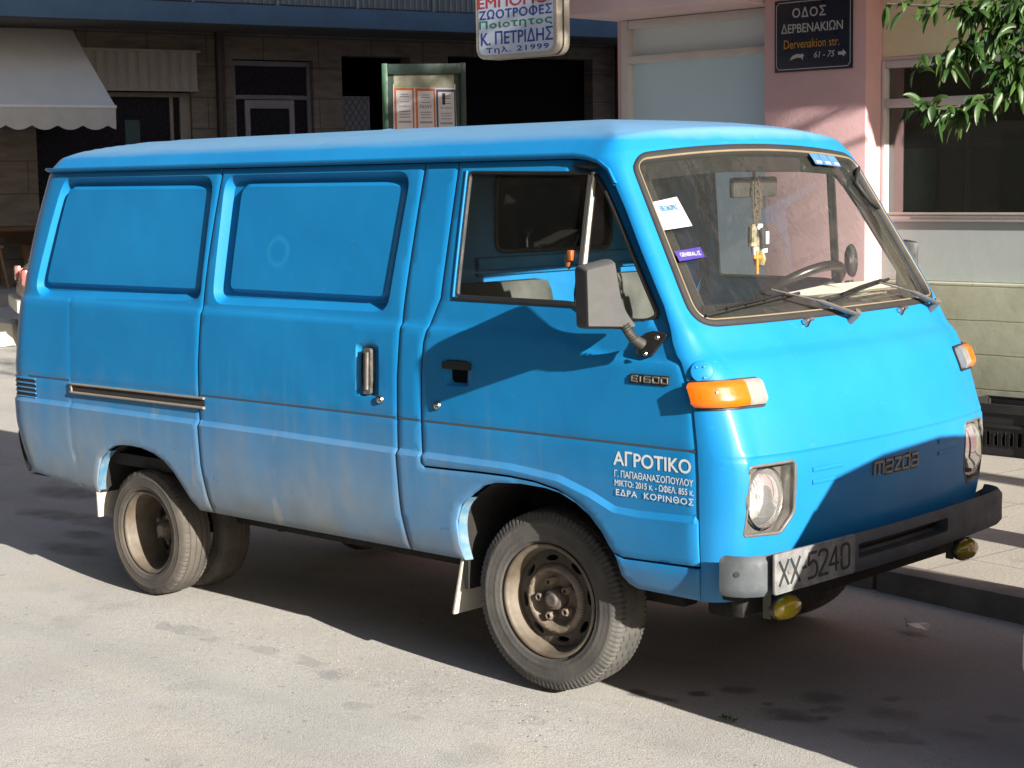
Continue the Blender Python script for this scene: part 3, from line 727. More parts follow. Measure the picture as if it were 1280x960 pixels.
# --- indicators wrapping the corners
for sg in (-1, 1):
    y0 = .612; z0, z1 = 1.030, 1.106
    ua, ub_, uc = abs(float(U(-y0, 1.07))), abs(float(U(-.675, 1.07))), .985*US
    o1 = rnd([(sg*ua, z0), (sg*ub_, z0), (sg*ub_, z1), (sg*ua, z1)], [.012, 0, 0, .012], 4)
    o2 = rnd([(sg*ub_, z0), (sg*uc, z0), (sg*uc, z1), (sg*ub_, z1)], [0, .014, .014, 0], 4)
    bulge = lambda P: .012*np.minimum(1, np.minimum(np.abs(P[:, 1]-z0), np.abs(P[:, 1]-z1))/.014)
    i = part("indicator", panel(o2, FRONT, (), .008, (), .03, off=.018, offf=bulge), ORANGE, VAN, 50)
    part("clear_lens", panel(o1, FRONT, (), .008, (), .03, off=.018, offf=bulge), CLEARL, i, 50)
    oo = rnd([(sg*(ua-.006), z0-.007), (sg*(uc+.004), z0-.007), (sg*(uc+.004), z1+.007), (sg*(ua-.006), z1+.007)], .012, 4)
    part("indicator_gasket", panel(oo, FRONT, (), .02, (), .008, off=.006), BLACK, i)
    g = Geo(); p = FRONT(np.array([(sg*(ub_*.42+uc*.58), 1.072)]), .031)[0]; nn = FRONT.nrm(np.array([(sg*(ub_*.42+uc*.58), 1.072)]))[0]
    g.lathe([(0, .003), (.004, .002), (.005, 0)], p, nn, 10); g.mk("screw", CHROME, i)
# --- windscreen: glass, rubber, trim strip
wg = panel(ws_hole, FRONT, (), .06, (), 0, off=-.014)
WS = part("windscreen", wg, GLASS, VAN, 60)
RUB = M("weathered_rubber", (.020, .019, .017), .7, var=.3)
part("windscreen_rubber", strip(inset(ws_hole, .010), FRONT, .031, -.014, .022, True), RUB, WS, 60)
part("trim_strip", strip(inset(ws_hole, .018), FRONT, .0058, .004, .004, True), TRIM, WS, 60)
dark_band = strip(inset(ws_hole, .045), FRONT, .05, -.018, 0, True)
part("inner_rubber", dark_band, glass_material("dirty_glass_edge", (.25, .25, .24), 1., .1, (.12, .115, .1)), WS)
# stickers
WP = Map(lambda P: FRONT(np.stack([U(P[:, 0], P[:, 1]-.03), P[:, 1]-.012*(P[:, 1] > 1.7)-.0], 1), -.012), lambda P: np.tile([1., 0, .5], (len(P), 1)))
def stick(name, poly, mat, off=.002): return part(name, panel(poly, WP, (), .03, (), 0, off=off), mat, WS)
STW = M("white_sticker", (.42, .43, .45), .4, var=.05)
s_ = stick("permit_sticker", [(-.676, 1.556), (-.553, 1.560), (-.556, 1.648), (-.676, 1.640)], STW, .016)
part("sticker_text", join(lettering("ΘΕΟΔΩΡΑΣ", WP, -.650, -.575, 1.610, 1.627, .018, .02)), M("sticker_cyan", (.02, .16, .28), .5), s_)
part("sticker_lines", join(*[lettering("κατασκευη", WP, a, b, c, c+.005, .018) for a, b, c in ((-.640, -.575, 1.603), (-.62, -.58, 1.592))]), M("sticker_grey", (.10, .18, .24), .5), s_)
s_ = stick("insurance_sticker", [(-.676, 1.462), (-.566, 1.468), (-.566, 1.498), (-.676, 1.492)], M("purple_sticker", (.045, .03, .20), .4, var=.05), .016)
part("sticker_text", lettering("GENERAL-ΙΣ", WP, -.664, -.58, 1.474, 1.486, .018, .012), STW, s_)
for i in range(3):
    a = .315+i*.062
    s_ = stick("toll_sticker", [(a, 1.742), (a+.058, 1.742), (a+.053, 1.79), (a-.005, 1.79)], M("blue_sticker", (.07, .19, .40), .4, var=.3, scale=40), .016)
    part("sticker_label", panel([(a+.012, 1.745), (a+.047, 1.745), (a+.047, 1.754), (a+.012, 1.754)], WP, (), .02, (), 0, off=.018), STW, s_)
# side windows
for sg in (1, -1):
    f = (lambda vf: vf) if sg == 1 else (lambda vf: mir(*vf))
    par = FD if sg == 1 else FDl
    part("window_glass", f(panel(win_d, SIDE, (), .06, (), 0, off=-.012)), SGLASS, par, 60)
    part("window_rubber", f(strip(win_d, SIDE, .016, -.012, .012, True)), BLACK, par, 60)
    part("window_divider", f(join(strip([(1.405, 1.755), (1.392, 1.325)], SIDE, .016, -.012, .014), strip([(1.388, 1.757), (1.376, 1.327)], SIDE, .014, -.014, .012))), ALU, par, 60)
    part("sill_strip", f(strip([(.815, 1.328), (1.37, 1.323), (1.45, 1.284)], SIDE, .014, -.002, .006)), BLACK, par, 60)
    part("window_edge", f(strip([(.832, 1.768), (.815, 1.335)], SIDE, .010, .0, .004)), PAINT, par, 60)
part("window_glass", mir(*panel(rnd([(-.40, 1.71), (-.425, 1.40), (.43, 1.40), (.48, 1.71)], .06), SIDE, (), .1, (), 0, off=-.012)), SGLASS, SDl)
# --- sliding door track, vents, handles, locks
tr = join(strip([(-1.532, .879), (-.574, .882)], SIDE, .010, -.001, .012), strip([(-1.532, .842), (-.574, .844)], SIDE, .012, -.001, .014), strip([(-1.531, .86), (-1.515, .86)], SIDE, .046, 0, .010))
t_ = part("door_track", tr, M("dusty_track", (.28, .24, .20), .6, .3), VAN, 50)
part("track_channel", strip([(-1.53, .862), (-.572, .863)], SIDE, .034, .003), DARKIN, t_)
vt = [strip([(-2.018, .872-.021*i), (-1.80, .870-.021*i)], SIDE, .014, .001) for i in range(4)]
v_ = part("air_vent", join(*vt), DARKIN, VAN)
part("vent_slats", join(*[strip([(-2.02, .882-.021*i), (-1.80, .880-.021*i)], SIDE, .008, 0, .005) for i in range(5)]), PAINT, v_)
HND = M("worn_grey_handle", (.17, .155, .145), .5, .3, scale=40, dark=(.07, .065, .06))
SIDE0 = Map(lambda P: fside_flat(P), SIDE.ref)
def fside_flat(P):
    return np.stack([P[:, 0], -(Wz(P[:, 1])-.003), P[:, 1]], 1)
for sg in (1, -1):
    f = (lambda vf: vf) if sg == 1 else (lambda vf: mir(*vf))
    part("door_handle", f(join(panel(rnd([(.372, .967), (.412, .967), (.415, 1.135), (.375, 1.135)], .012), SIDE0, (), .02, (), .022, off=.006), strip([(.393, .985), (.395, 1.12)], SIDE0, .018, .006, .008))), HND, SD if sg == 1 else SDl, 40)
    part("handle_recess", f(panel(rnd([(.338, .962), (.338, 1.148), (.372, 1.148), (.372, .962)], .015), SIDE0, (), .03, (), 0, off=-.0165)), GAP, SD if sg == 1 else SDl)
    part("door_handle", f(join(panel(rnd([(.785, 1.085), (.922, 1.085), (.922, 1.112), (.785, 1.112)], .008), SIDE0, (), .02, (), .012, off=.009))), M("dark_handle", (.022, .023, .025), .35), FD if sg == 1 else FDl, 40)
    part("handle_recess", f(panel(rnd([(.805, 1.088), (.805, 1.06), (.83, 1.032), (.876, 1.032), (.90, 1.06), (.90, 1.088)], .012), SIDE0, (), .03, (), 0, off=-.014)), GAP, FD if sg == 1 else FDl)  # near-black pocket floor, shade under the grip put into its colour
    for x, z, pr in ((.463, .953, SD if sg == 1 else SDl), (.757, .953, FD if sg == 1 else FDl)):
        g = Geo(); g.lathe([(.0, .006), (.006, .006), (.0065, .011), (.013, .010), (.016, .004), (.017, -.004)], (x, -.797, z), (0, -1, 0), 20)
        part("door_lock", f((np.array(g.V), g.F)), CHROME, pr, 50)
# --- lettering and badges
LET = M("white_lettering", (.66, .70, .72), .6, var=.1, scale=40)
FLAT = Map(lambda P: np.stack([P[:, 0], np.full(len(P), -.8003), P[:, 1]], 1), lambda P: np.tile([0, -1., 0], (len(P), 1)))
tx = [lettering("ΑΓΡΟΤΙΚΟ", FLAT, 1.556, 1.868, .822, .868, .0003, .028), lettering("Γ. ΠΑΠΑΘΑΝΑΣΟΠΟΥΛΟΥ", FLAT, 1.560, 1.876, .783, .806, .0003, .012),
      lettering("ΜΙΚΤΟ: 2015 κ. - ΩΦΕΛ. 855 κ.", FLAT, 1.561, 1.878, .753, .776, .0003, .015), lettering("ΕΔΡΑ  ΚΟΡΙΝΘΟΣ", FLAT, 1.566, 1.878, .724, .745, .0003, .018, spc=1.12)]
for l_ in tx: part("door_lettering", l_, LET, FD, 0)
BDG = M("dull_grey_badge", (.30, .29, .27), .4, .6, scale=60, dark=(.14, .14, .135)); BDK = M("badge_black", (.012, .013, .015), .5)
def badge_glyphs(glyphs, fm, x0, z0, w, h, gap, sw, off, sp=.006):
    out = []; x = x0
    for strokes, ww in glyphs:
        for s in strokes: out.append(strip([(x+a*w*ww, z0+b*h) for a, b in s], fm, sw, off, .003, sp=sp))
        x += w*ww+gap
    return join(*out)
E_ = ([[(1, 1), (0, 1), (0, 0), (1, 0)], [(0, .5), (.9, .5)]], 1); I_ = ([[(0, 0), (0, 1)]], .25); S6 = ([[(1, 1), (0, 1), (0, 0), (1, 0), (1, .5), (0, .5)]], 1); O_ = ([[(0, 0), (1, 0), (1, 1), (0, 1), (0, -.02)]], 1)
eb = part("model_badge", panel(rnd([(1.624, 1.090), (1.779, 1.090), (1.783, 1.120), (1.628, 1.120)], .004), SIDE, (), .03, (), .004, off=.004), BDK, FD)
part("badge_characters", badge_glyphs([E_, I_, S6, O_, O_], SIDE, 1.634, 1.0965, .024, .017, .010, .0058, .004), BDG, eb, 40)
FY = Map(lambda P: FRONT(np.stack([U(P[:, 0], P[:, 1]), P[:, 1]], 1)), FRONT.ref)
mb = None
m_ = ([[(0, 0), (0, 1), (1, 1), (1, 0)], [(.5, 0), (.5, 1)]], 1.25); a_ = ([[(0, 1), (1, 1), (1, 0), (0, 0), (0, .5), (1, .5)]], 1); z_ = ([[(0, 1), (1, 1), (.05, .04), (1, 0.04)]], 1); d_ = ([[(1, 1.28), (1, 0), (0, 0), (0, 1), (1, 1)]], 1)
mb = part("maker_badge", badge_glyphs([m_, a_, z_, d_, a_], FY, -.124, .753, .0425, .040, .0125, .0165, .001), BDK, VAN, 40)
part("badge_characters", badge_glyphs([m_, a_, z_, d_, a_], FY, -.124, .753, .0425, .040, .0125, .0098, .003), BDG, mb, 40)
g = Geo(); dp = np.array([(float(U(-.776, 1.141)), 1.141)]); dn = FRONT.nrm(dp)[0]
g.lathe([(0, .005), (.031, .005), (.034, .003), (.035, -.004)], FRONT(dp)[0], dn, 32); dsc = g.mk("cover_disc", PAINT, VAN, 40)
g = Geo()
for a in (.6, 2.6, 4.6): g.lathe([(0, .009), (.004, .008), (.005, .004)], FRONT(np.array([(dp[0, 0]+.02*math.cos(a), 1.141+.021*math.sin(a))]))[0], dn, 8)
g.mk("screw", M("dull_blue_screw", (.05, .2, .4), .4, .5), dsc)
# washer nozzles
for y in (-.25, .351):
    g = Geo(); p = FRONT(np.array([(float(U(y, 1.247)), 1.247)]))[0]; g.tube([p, p+(.012, .0, .022)], [.010, .009], 10); g.tube([p+(.005, -.02, .012), p+(.012, .02, .022)], .008, 10); g.mk("washer_nozzle", CHROME, VAN)
# wipers
WIP = M("worn_wiper_metal", (.21, .19, .17), .45, .5, scale=30)
for pv_, kn, tip, other in (((.0, 1.253), (-.38, 1.350), (-.688, 1.296), (-.225, 1.337)), ((.596, 1.253), (.25, 1.340), (-.094, 1.308), (.36, 1.352))):
    def wp(p, o): return FRONT(np.array([(float(U(p[0], p[1])), p[1])]), o)[0]
    g = Geo(); a, b = wp(pv_, .034), wp(kn, .030)
    g.tube([a+(b-a)*t+np.array((.012, 0, .006))*math.sin(t*3.14) for t in (0, .06, .45, .5, 1)], [.012, .0135, .0125, .006, .0045], 8, flat=.6)
    g.lathe([(.0, .024), (.013, .022), (.015, .0), (.012, -.035)], wp(pv_, .026), (.7, 0, .7), 16)
    w_ = g.mk("wiper", WIP, VAN, 50)
    g = Geo(); T, O2 = wp(tip, .016), wp(other, .016); g.tube([T+(O2-T)*t for t in np.linspace(0, 1, 6)], .0055, 6); 
    g.tube([T+(O2-T)*t+np.array((.012, 0, .012)) for t in (.18, .35, .5, .65, .82)], [.004, .006, .008, .006, .004], 6, flat=.6)
    for t in (.2, .4, .6, .8): g.tube([T+(O2-T)*t, T+(O2-T)*t+np.array((.012, 0, .012))], .0045, 6)
    g.mk("wiper_blade", BLACK, w_, 50)

# --- door mirrors
def mirror(f, par):
    g = Geo()
    A = np.array((1.640, -.862, 0)); B = np.array((1.577, -.974, 0)); d = (B-A)/np.linalg.norm(B-A); nn = np.array((-d[1], d[0], 0))
    if nn[0] < 0: nn = -nn
    L = np.linalg.norm(B-A)
    MP = plane_map((*A[:2], 0), d, (0, 0, 1)); MP2 = Map(MP.f, lambda P: np.tile(nn, (len(P), 1)))
    out = rnd([(.020, 1.487), (-.004, 1.34), (-.050, 1.277), (-.036, 1.262), (.04, 1.267), (L, 1.271), (L+.004, 1.463)], [.018, .05, .01, .01, .04, .014, .016], 5)
    hi = Map(MP2.f, MP2.ref)
    dm = lambda P: .045*np.minimum(1, np.maximum(sdf(P, out), 0)/.011)**.5
    V, F = panel(out, hi, (), .012, [inset(out, k)+[inset(out, k)[0]] for k in (.003, .0065, .0115)], .035, off=-.008, offf=dm)
    o = part("door_mirror", f((V, F)), GREYP if par is FD else BLACK, par, 55)
    V2, F2 = panel(inset(out, .008), Map(MP2.f, lambda P: np.tile(-nn, (len(P), 1))), (), .05, (), 0, off=.02)
    part("mirror_glass", f((V2, F2)), M("mirror_silver", (.8, .8, .8), .03, 1.), o)
    g = Geo(); g.tube([(1.664, -.872, 1.283), (1.674, -.862, 1.258), (1.680, -.845, 1.236), (1.690, -.815, 1.216)], [.014, .015, .016, .019], 12)
    for t in np.linspace(0, 1, 7): g.lathe([(.0145, -.003), (.0185, 0), (.0145, .003)], np.array((1.666, -.871, 1.280))*(1-t)+np.array((1.680, -.846, 1.238))*t, (.25, .42, -.87), 14)
    part("mirror_arm", f((np.array(g.V), g.F)), M("black_rubber_boot", (.035, .033, .03), .6), o, 50)
    base = panel(rnd([(1.640, 1.185), (1.700, 1.172), (1.768, 1.248), (1.715, 1.258), (1.675, 1.246)], .01), SIDE, (), .03, (), .018, off=.014)
    part("mirror_base", f(base), BLACK, o)
    g = Geo()
    for x, z in ((1.742, 1.240), (1.694, 1.187)): g.lathe([(0, .022), (.006, .021), (.009, .016)], (x, -.79, z), (0, -1, 0), 10)
    part("screw", f((np.array(g.V), g.F)), CHROME, o)
mirror(lambda vf: vf, FD); mirror(lambda vf: mir(*vf), FDl)

# --- cab interior
g = Geo(); g.box((1.64, 0, 1.18), (.40, 1.44, .17), bev=.03); g.box((1.62, .38, 1.27), (.22, .42, .06), bev=.03)
DASH = M("dusty_dashboard", (.075, .07, .055), .8, scale=15); g.mk("dashboard", DASH, VAN)
g = Geo(); g.box((.9, 0, .78), (1.5, 1.40, .06)); g.box((1.78, 0, .85), (.08, 1.40, .6)); g.box((-.9, 0, .56), (2.1, 1.44, .05)); g.mk("cab_floor", DARKIN, VAN)
for y in (-.40, .40):
    g = Geo(); g.box((.98, y, .98), (.50, .52, .16), bev=.05); s_ = g.mk("seat", SEAT, VAN, 50)
    g = Geo(); g.box((.70, y, 1.12), (.12, .56, .50), ax=((.97, 0, .22), (0, 1, 0), (-.22, 0, .97)), bev=.05); g.mk("backrest", SEAT, s_, 50)
BMP_ = Map(lambda P: np.stack([np.full(len(P), .585), P[:, 0], P[:, 1]], 1), lambda P: np.tile([1., 0, 0], (len(P), 1)))
bkw = rnd([(-.31, 1.468), (.36, 1.462), (.36, 1.75), (-.30, 1.76)], .05)
BK = part("bulkhead", panel([(-.75, .7), (.75, .7), (.73, 1.4), (.665, 1.80), (-.665, 1.80), (-.73, 1.4), (-.75, .9)], BMP_, (bkw,), .06, (), .03), M("blue_bulkhead", (.008, .19, .46), .5), VAN, 40)
part("bulkhead_rubber", strip(bkw, BMP_, .018, .001, .008, True), BLACK, BK)
part("bulkhead_glass", panel(bkw, BMP_, (), .2, (), 0, off=-.01), glass_material("dark_bulkhead_glass", (.10, .11, .11), .6), BK)
part("bulkhead_step", join(strip([(-.42, 1.425), (.70, 1.425)], BMP_, .055, .0, .02), strip([(-.42, 1.386), (.70, 1.386)], BMP_, .012, .0, .014)), M("blue_bulkhead_rail", (.008, .19, .46), .5), BK)
g = Geo(); C_ = np.array((1.43, .38, 1.285)); ax_ = np.array((.82, 0, .57)); g.tube([C_+.215*(np.array((0, 1, 0))*math.cos(a)+ax_*math.sin(a)) for a in np.linspace(0, 2*math.pi, 41)], .0185, 12, caps=False)
sw = g.mk("steering_wheel", M("black_steering_wheel", (.008, .008, .007), .35), VAN, 60)
g = Geo(); nA = np.cross((0, 1, 0), ax_)
for a in (.5, 2.64, 4.71): g.tube([C_-.03*np.array((-.57, 0, .82)), C_+.21*(np.array((0, 1, 0))*math.cos(a)+ax_*math.sin(a))], [.02, .011], 8)
g.lathe([(0, .0), (.045, .0), (.05, -.03), (.02, -.06), (.02, -.25)], C_-.015*np.array((-.57, 0, .82)), (-.57, 0, .82), 18); g.mk("wheel_spokes", BLACK, sw, 50)
g = Geo(); g.box((1.455, .115, 1.695), (.022, .27, .072), ax=((1, 0, 0), (0, .998, .01), (0, -.01, .998)), bev=.010); rm = g.mk("rear_view_mirror", M("mirror_back", (.035, .033, .028), .6), VAN, 50)
g = Geo(); g.tube([(1.47, .10, 1.72), (1.50, .045, 1.80)], .006, 8); g.mk("mirror_stalk", BLACK, rm)
for sg in (-1, 1):
    g = Geo(); g.box((1.40, sg*.36, 1.80), (.16, .40, .018), ax=((.9, 0, -.3), (0, 1, 0), (.3, 0, .9)), bev=.008); g.mk("sun_visor", HEADL, VAN)
g = Geo(); g.box((1.335, -.742, 1.485), (.02, .02, .035), bev=.004); g.lathe([(0, .0), (.009, .004), (.013, .02), (.012, .05), (.0, .062)], (1.32, -.735, 1.50), (0, .0, -1), 14); g.mk("window_latch", M("brown_knob", (.28, .085, .025), .35), FD, 60)
g = Geo(); g.tube([(1.545, .66, 1.76), (1.60, .56, 1.70), (1.63, .60, 1.64), (1.63, .69, 1.60)], .009, 8); g.mk("grab_handle", BLACK, VAN, 60)

g = Geo(); g.lathe([(0, .012), (.04, .010), (.06, -.004), (.055, -.02), (.03, -.035), (0, -.036)], (1.56, .60, 1.415), (.85, -.5, .1), 28, e=(.42, 1.05)); g.tube([(1.545, .60, 1.34), (1.56, .60, 1.28), (1.57, .61, 1.255)], [.016, .018, .045], 12); g.mk("dash_fan", BLACK, VAN, 50)
PILL = M("dark_pillar_trim", (.030, .028, .024), .7)
for sg in (-1, 1):
    part("pillar_trim", strip([(sg*.690*US, 1.275), (sg*.690*US, 1.78)], FRONT, .105*US, -.045), PILL, VAN)
part("header_trim", strip([(-.70*US, 1.755), (.70*US, 1.755)], FRONT, .06, -.04), PILL, VAN)
# --- wheels
def tyre_mesh(Rt, rim_r, w, zig, nth, lug):
    hw = w/2
    prof = [(rim_r-.004, -hw*.72), (rim_r+.004, -hw*.86), (rim_r+.02, -hw*.95)]
    for t in np.linspace(.10, .74, 15): prof.append((rim_r+(Rt-rim_r)*t, -hw*(.97+.06*math.sin(t*3.4))-(.0016 if .20 < t < .30 or .60 < t < .66 else 0)))
    prof += [(Rt-.028, -hw*.985), (Rt-.014, -hw*.93), (Rt-.006, -hw*.86)]
    ntr = 56; tread = [(Rt-.004*((2*i/ntr-1)**2), -hw*.82+hw*1.64*i/ntr) for i in range(ntr+1)]
    full = prof+tread+[(r_, -x) for r_, x in prof[::-1]]
    V = []; na, nb = len(prof), len(prof)+len(tread); th = np.arange(nth)*2*np.pi/nth
    for i, (r_, x) in enumerate(full):
        rr_ = np.full(nth, r_)
        if na <= i < nb:
            ofs = (.0042 if zig else .0)*(2/np.pi)*np.arcsin(np.sin(th*zig)) if zig else 0*th
            for c in (-.58, -.2, .2, .58):
                rr_ = rr_-.008*np.exp(-((x-c*hw-ofs)/.0019)**4)
        ph = (th*lug/(2*np.pi)) % 1
        if na-4 <= i < na+7 or nb-7 <= i < nb+4: rr_ = rr_-.0042*(ph < .34)
        for a, q in zip(th, rr_): V.append((q*math.cos(a), x, q*math.sin(a)))
    V = np.array(V); n = nth; F = []
    for i in range(len(full)-1):
        for k in range(n): F.append((i*n+k, i*n+(k+1) % n, (i+1)*n+(k+1) % n, (i+1)*n+k))
    return V, F
def place(V, c, a=0.):
    V = np.asarray(V, float).reshape(-1, 3); ca, sa = math.cos(a), math.sin(a)
    return np.stack([V[:, 0]*ca-V[:, 1]*sa, V[:, 0]*sa+V[:, 1]*ca, V[:, 2]], 1)+np.array(c)
def disc(outline_r, holes, h, n=72):
    o = [(outline_r*math.cos(a), outline_r*math.sin(a)) for a in np.linspace(0, 2*math.pi, n, endpoint=False)]
    fm = Map(lambda P: np.stack([P[:, 0], h(np.hypot(P[:, 0], P[:, 1])), P[:, 1]], 1), lambda P: np.tile([0, -1., 0], (len(P), 1)))
    return panel(o, fm, holes, .009, [[(r_*math.cos(a), r_*math.sin(a)) for a in np.linspace(0, 2*math.pi, n)] for r_ in (.06, .085, .092, .1, .108, .118, .125) if r_ < outline_r], .012), fm
def front_wheel(c, a, flip):
    W = mk("front_wheel", place(FT[0], c, a), FT[1], TYRE, VAN, 38)
    q = (lambda V: V*np.array((1, -1, 1)) if flip else V); qF = (lambda F: [f[::-1] for f in F] if flip else F)
    def sub(nm, V, F, mat, sm=45): return mk(nm, place(q(np.asarray(V, float).reshape(-1, 3)), c, a), qF(F), mat, W, sm)
    g = Geo(); g.lathe([(.186, -.060), (.194, -.070), (.197, -.074), (.193, -.077), (.184, -.074), (.180, -.062), (.178, -.045), (.170, -.030), (.168, .02)][::-1], (0, 0, 0), (0, 1, 0), 96)
    sub("rim", g.V, g.F, RIM, 60)
    hol = []
    for k in range(8):
        t = 2*math.pi*k/8+.15; e1_, e2_ = np.array((-math.sin(t), math.cos(t))), np.array((math.cos(t), math.sin(t)))
        hol.append([tuple(e2_*.141+e1_*.027*math.cos(b)+e2_*.0105*math.sin(b)) for b in np.linspace(0, 2*math.pi, 18, endpoint=False)])
    hgt = lambda r_: np.interp(r_, [0, .05, .078, .088, .097, .106, .116, .124, .155, .169], [-.010, -.010, -.010, -.022, -.042, -.047, -.043, -.026, -.022, -.018])
    (V, F), fm = disc(.1695, hol, hgt); k = [i for i, f in enumerate(F) if np.hypot(*(V[list(f)].mean(0)[[0, 2]])) > .121]
    ks = set(k); sub("rim_disc", V, [F[i] for i in k], RIMD, 40); sub("rim_dome", V, [f for i, f in enumerate(F) if i not in ks], RUST, 40)
    g = Geo(); g.lathe([(.168, .03), (.0, .03)], (0, 0, 0), (0, 1, 0), 40); sub("brake_drum", g.V, g.F, DARKIN)
    g = Geo(); g.lathe([(0, .062), (.020, .062), (.024, .058), (.026, .054), (.033, .052), (.036, .046), (.038, .020), (.042, .0)], (0, 0, 0), (0, -1, 0), 32); g.lathe([(.013, .063), (.012, .060), (0, .058)], (0, 0, 0), (0, -1, 0), 20); sub("hub", g.V, g.F, RIMD)
    for k_ in range(5):
        g = Geo(); t = 2*math.pi*k_/5+.62; cc = (.063*math.cos(t), 0, .063*math.sin(t)); g.lathe([(.0, .036), (.008, .036), (.0085, .052), (.0125, .052), (.0145, .046), (.015, .0)], cc, (0, -1, 0), 6)
        sub("wheel_nut", g.V, g.F, RUST, 30)
FT = tyre_mesh(.312, .197, .166, 52, 520, 104)
front_wheel((1.205, -.662, .310), R(3.5), False); front_wheel((1.205, .662, .310), R(3.5), True)
RT = tyre_mesh(.270, .176, .150, 0, 200, 80)
def rear_wheel(y, flip, outer):
    c = (-1.060, y, .268); W = mk("rear_wheel", place(RT[0], c), RT[1], RTYRE, VAN, 38)
    sg = -1 if flip else 1
    if not outer: return
    def sub(nm, V, F, mat, sm=45):
        V = np.asarray(V, float).reshape(-1, 3)*np.array((1, sg, 1)); return mk(nm, place(V, c), [f[::-1] for f in F] if flip else F, mat, W, sm)
    g = Geo(); g.lathe([(.168, -.050), (.174, -.060), (.177, -.064), (.173, -.067), (.165, -.064), (.161, -.050), (.158, -.02), (.150, .02), (.147, .075)][::-1], (0, 0, 0), (0, 1, 0), 96); sub("rim", g.V, g.F, RIM, 60)
    hol = [[(.098*math.cos(t)+.032*math.cos(b), .098*math.sin(t)+.032*math.sin(b)) for b in np.linspace(0, 2*math.pi, 20, endpoint=False)] for t in (.9, 2.47, 4.04, 5.61)]
    (V, F), fm = disc(.148, hol, lambda r_: np.interp(r_, [0, .06, .075, .13, .148], [.04, .04, .06, .072, .076])); sub("rim_disc", V, F, RIMD, 40)
    g = Geo(); g.lathe([(0, .005), (.022, .005), (.030, -.004), (.036, -.05)], (0, 0, 0), (0, -1, 0), 24)
    for k_ in range(5):
        t = 2*math.pi*k_/5; g.lathe([(0, -.02), (.01, -.02), (.012, -.05)], (.058*math.cos(t), 0, .058*math.sin(t)), (0, -1, 0), 6)
    sub("hub", g.V, g.F, RUST)
    g = Geo(); g.lathe([(.148, .09), (.0, .09)], (0, 0, 0), (0, 1, 0), 40); sub("brake_drum", g.V, g.F, DARKIN)
for sg in (-1, 1):
    rear_wheel(sg*.690, sg > 0, True); rear_wheel(sg*.480, sg > 0, False)

# --- things carried in the cab
PAP = thing("paper_pile", "loose pile of cream papers and envelopes on the van's dashboard under the windscreen", "papers", (1.66, .40, 1.268))
rng = random.Random(3)
for i in range(9):
    a = rng.uniform(-.5, .5); c = Vector((1.655+rng.uniform(-.04, .04), .40+rng.uniform(-.15, .15), 1.275+i*.0065)); u = Vector((math.cos(a), math.sin(a), -.10+.06*rng.uniform(-1, 1))); v = Vector((-math.sin(a), math.cos(a), .05*rng.uniform(-1, 1)))
    g = Geo(); g.box(c, (.13+.04*rng.random(), .22+.06*rng.random(), .0045), ax=(u, v, u.cross(v))); g.mk("paper_sheet", M("cream_paper_%d" % i, (.88, .84-.05*rng.random(), .74-.1*rng.random()), .7, var=.1), PAP)
CHM = thing("hanging_charms", "bunch of charms, beads and an orange cross hanging from the van's rear-view mirror", "charm", (1.475, .10, 1.40))
g = Geo()
for k in range(7):
    y = .10+rng.uniform(-.02, .02); g.tube([(1.475, y, 1.72), (1.48+rng.uniform(-.01, .01), y+rng.uniform(-.012, .012), 1.64), (1.478, .10+rng.uniform(-.02, .02), 1.55)], .0035, 6)
for k in range(16):
    z = 1.73-.012*k; g.lathe([(0, .006), (.006, 0), (0, -.006)], (1.482+rng.uniform(-.006, .006), .10+rng.uniform(-.015, .015), z), (0, 0, 1), 8)
g.mk("bead_strings", M("dark_beads", (.12, .095, .06), .4, scale=90, dark=(.03, .025, .02)), CHM)
g = Geo(); g.box((1.478, .075, 1.52), (.02, .035, .07), bev=.006); g.box((1.48, .09, 1.49), (.018, .03, .06), bev=.006); g.box((1.49, .06, 1.535), (.01, .02, .06)); g.mk("key_fob", M("cream_tags", (.42, .36, .22), .5, scale=60, dark=(.10, .085, .06)), CHM)
g = Geo(); g.box((1.488, .132, 1.515), (.016, .042, .078), ax=((1, 0, 0), (0, .99, .1), (0, -.1, .99)), bev=.006); bx = g.mk("black_tag", M("black_tag", (.03, .033, .035), .4), CHM)
g = Geo(); g.box((1.499, .137, 1.515), (.003, .020, .045), bev=.001); g.mk("icon_picture", M("pale_icon", (.45, .6, .6), .5), bx)
g = Geo(); g.box((1.482, .112, 1.555), (.012, .03, .02), bev=.003); g.box((1.484, .138, 1.472), (.012, .03, .022), bev=.003); g.box((1.484, .086, 1.468), (.012, .026, .028), bev=.003); g.mk("white_tag", WHITE, CHM)
g = Geo(); g.lathe([(0, .03), (.02, .022), (.028, 0), (.02, -.022), (0, -.03)], (1.478, .118, 1.44), (0, 0, 1), 20, e=(.5, 1)); g.mk("amber_bead", M("honey_resin", (.36, .27, .10), .3), CHM)
g = Geo(); g.box((1.492, .085, 1.43), (.007, .012, .085), bev=.002); g.box((1.492, .085, 1.448), (.0071, .044, .012), bev=.002); g.mk("cross", M("orange_wood", (.75, .28, .035), .4), CHM)

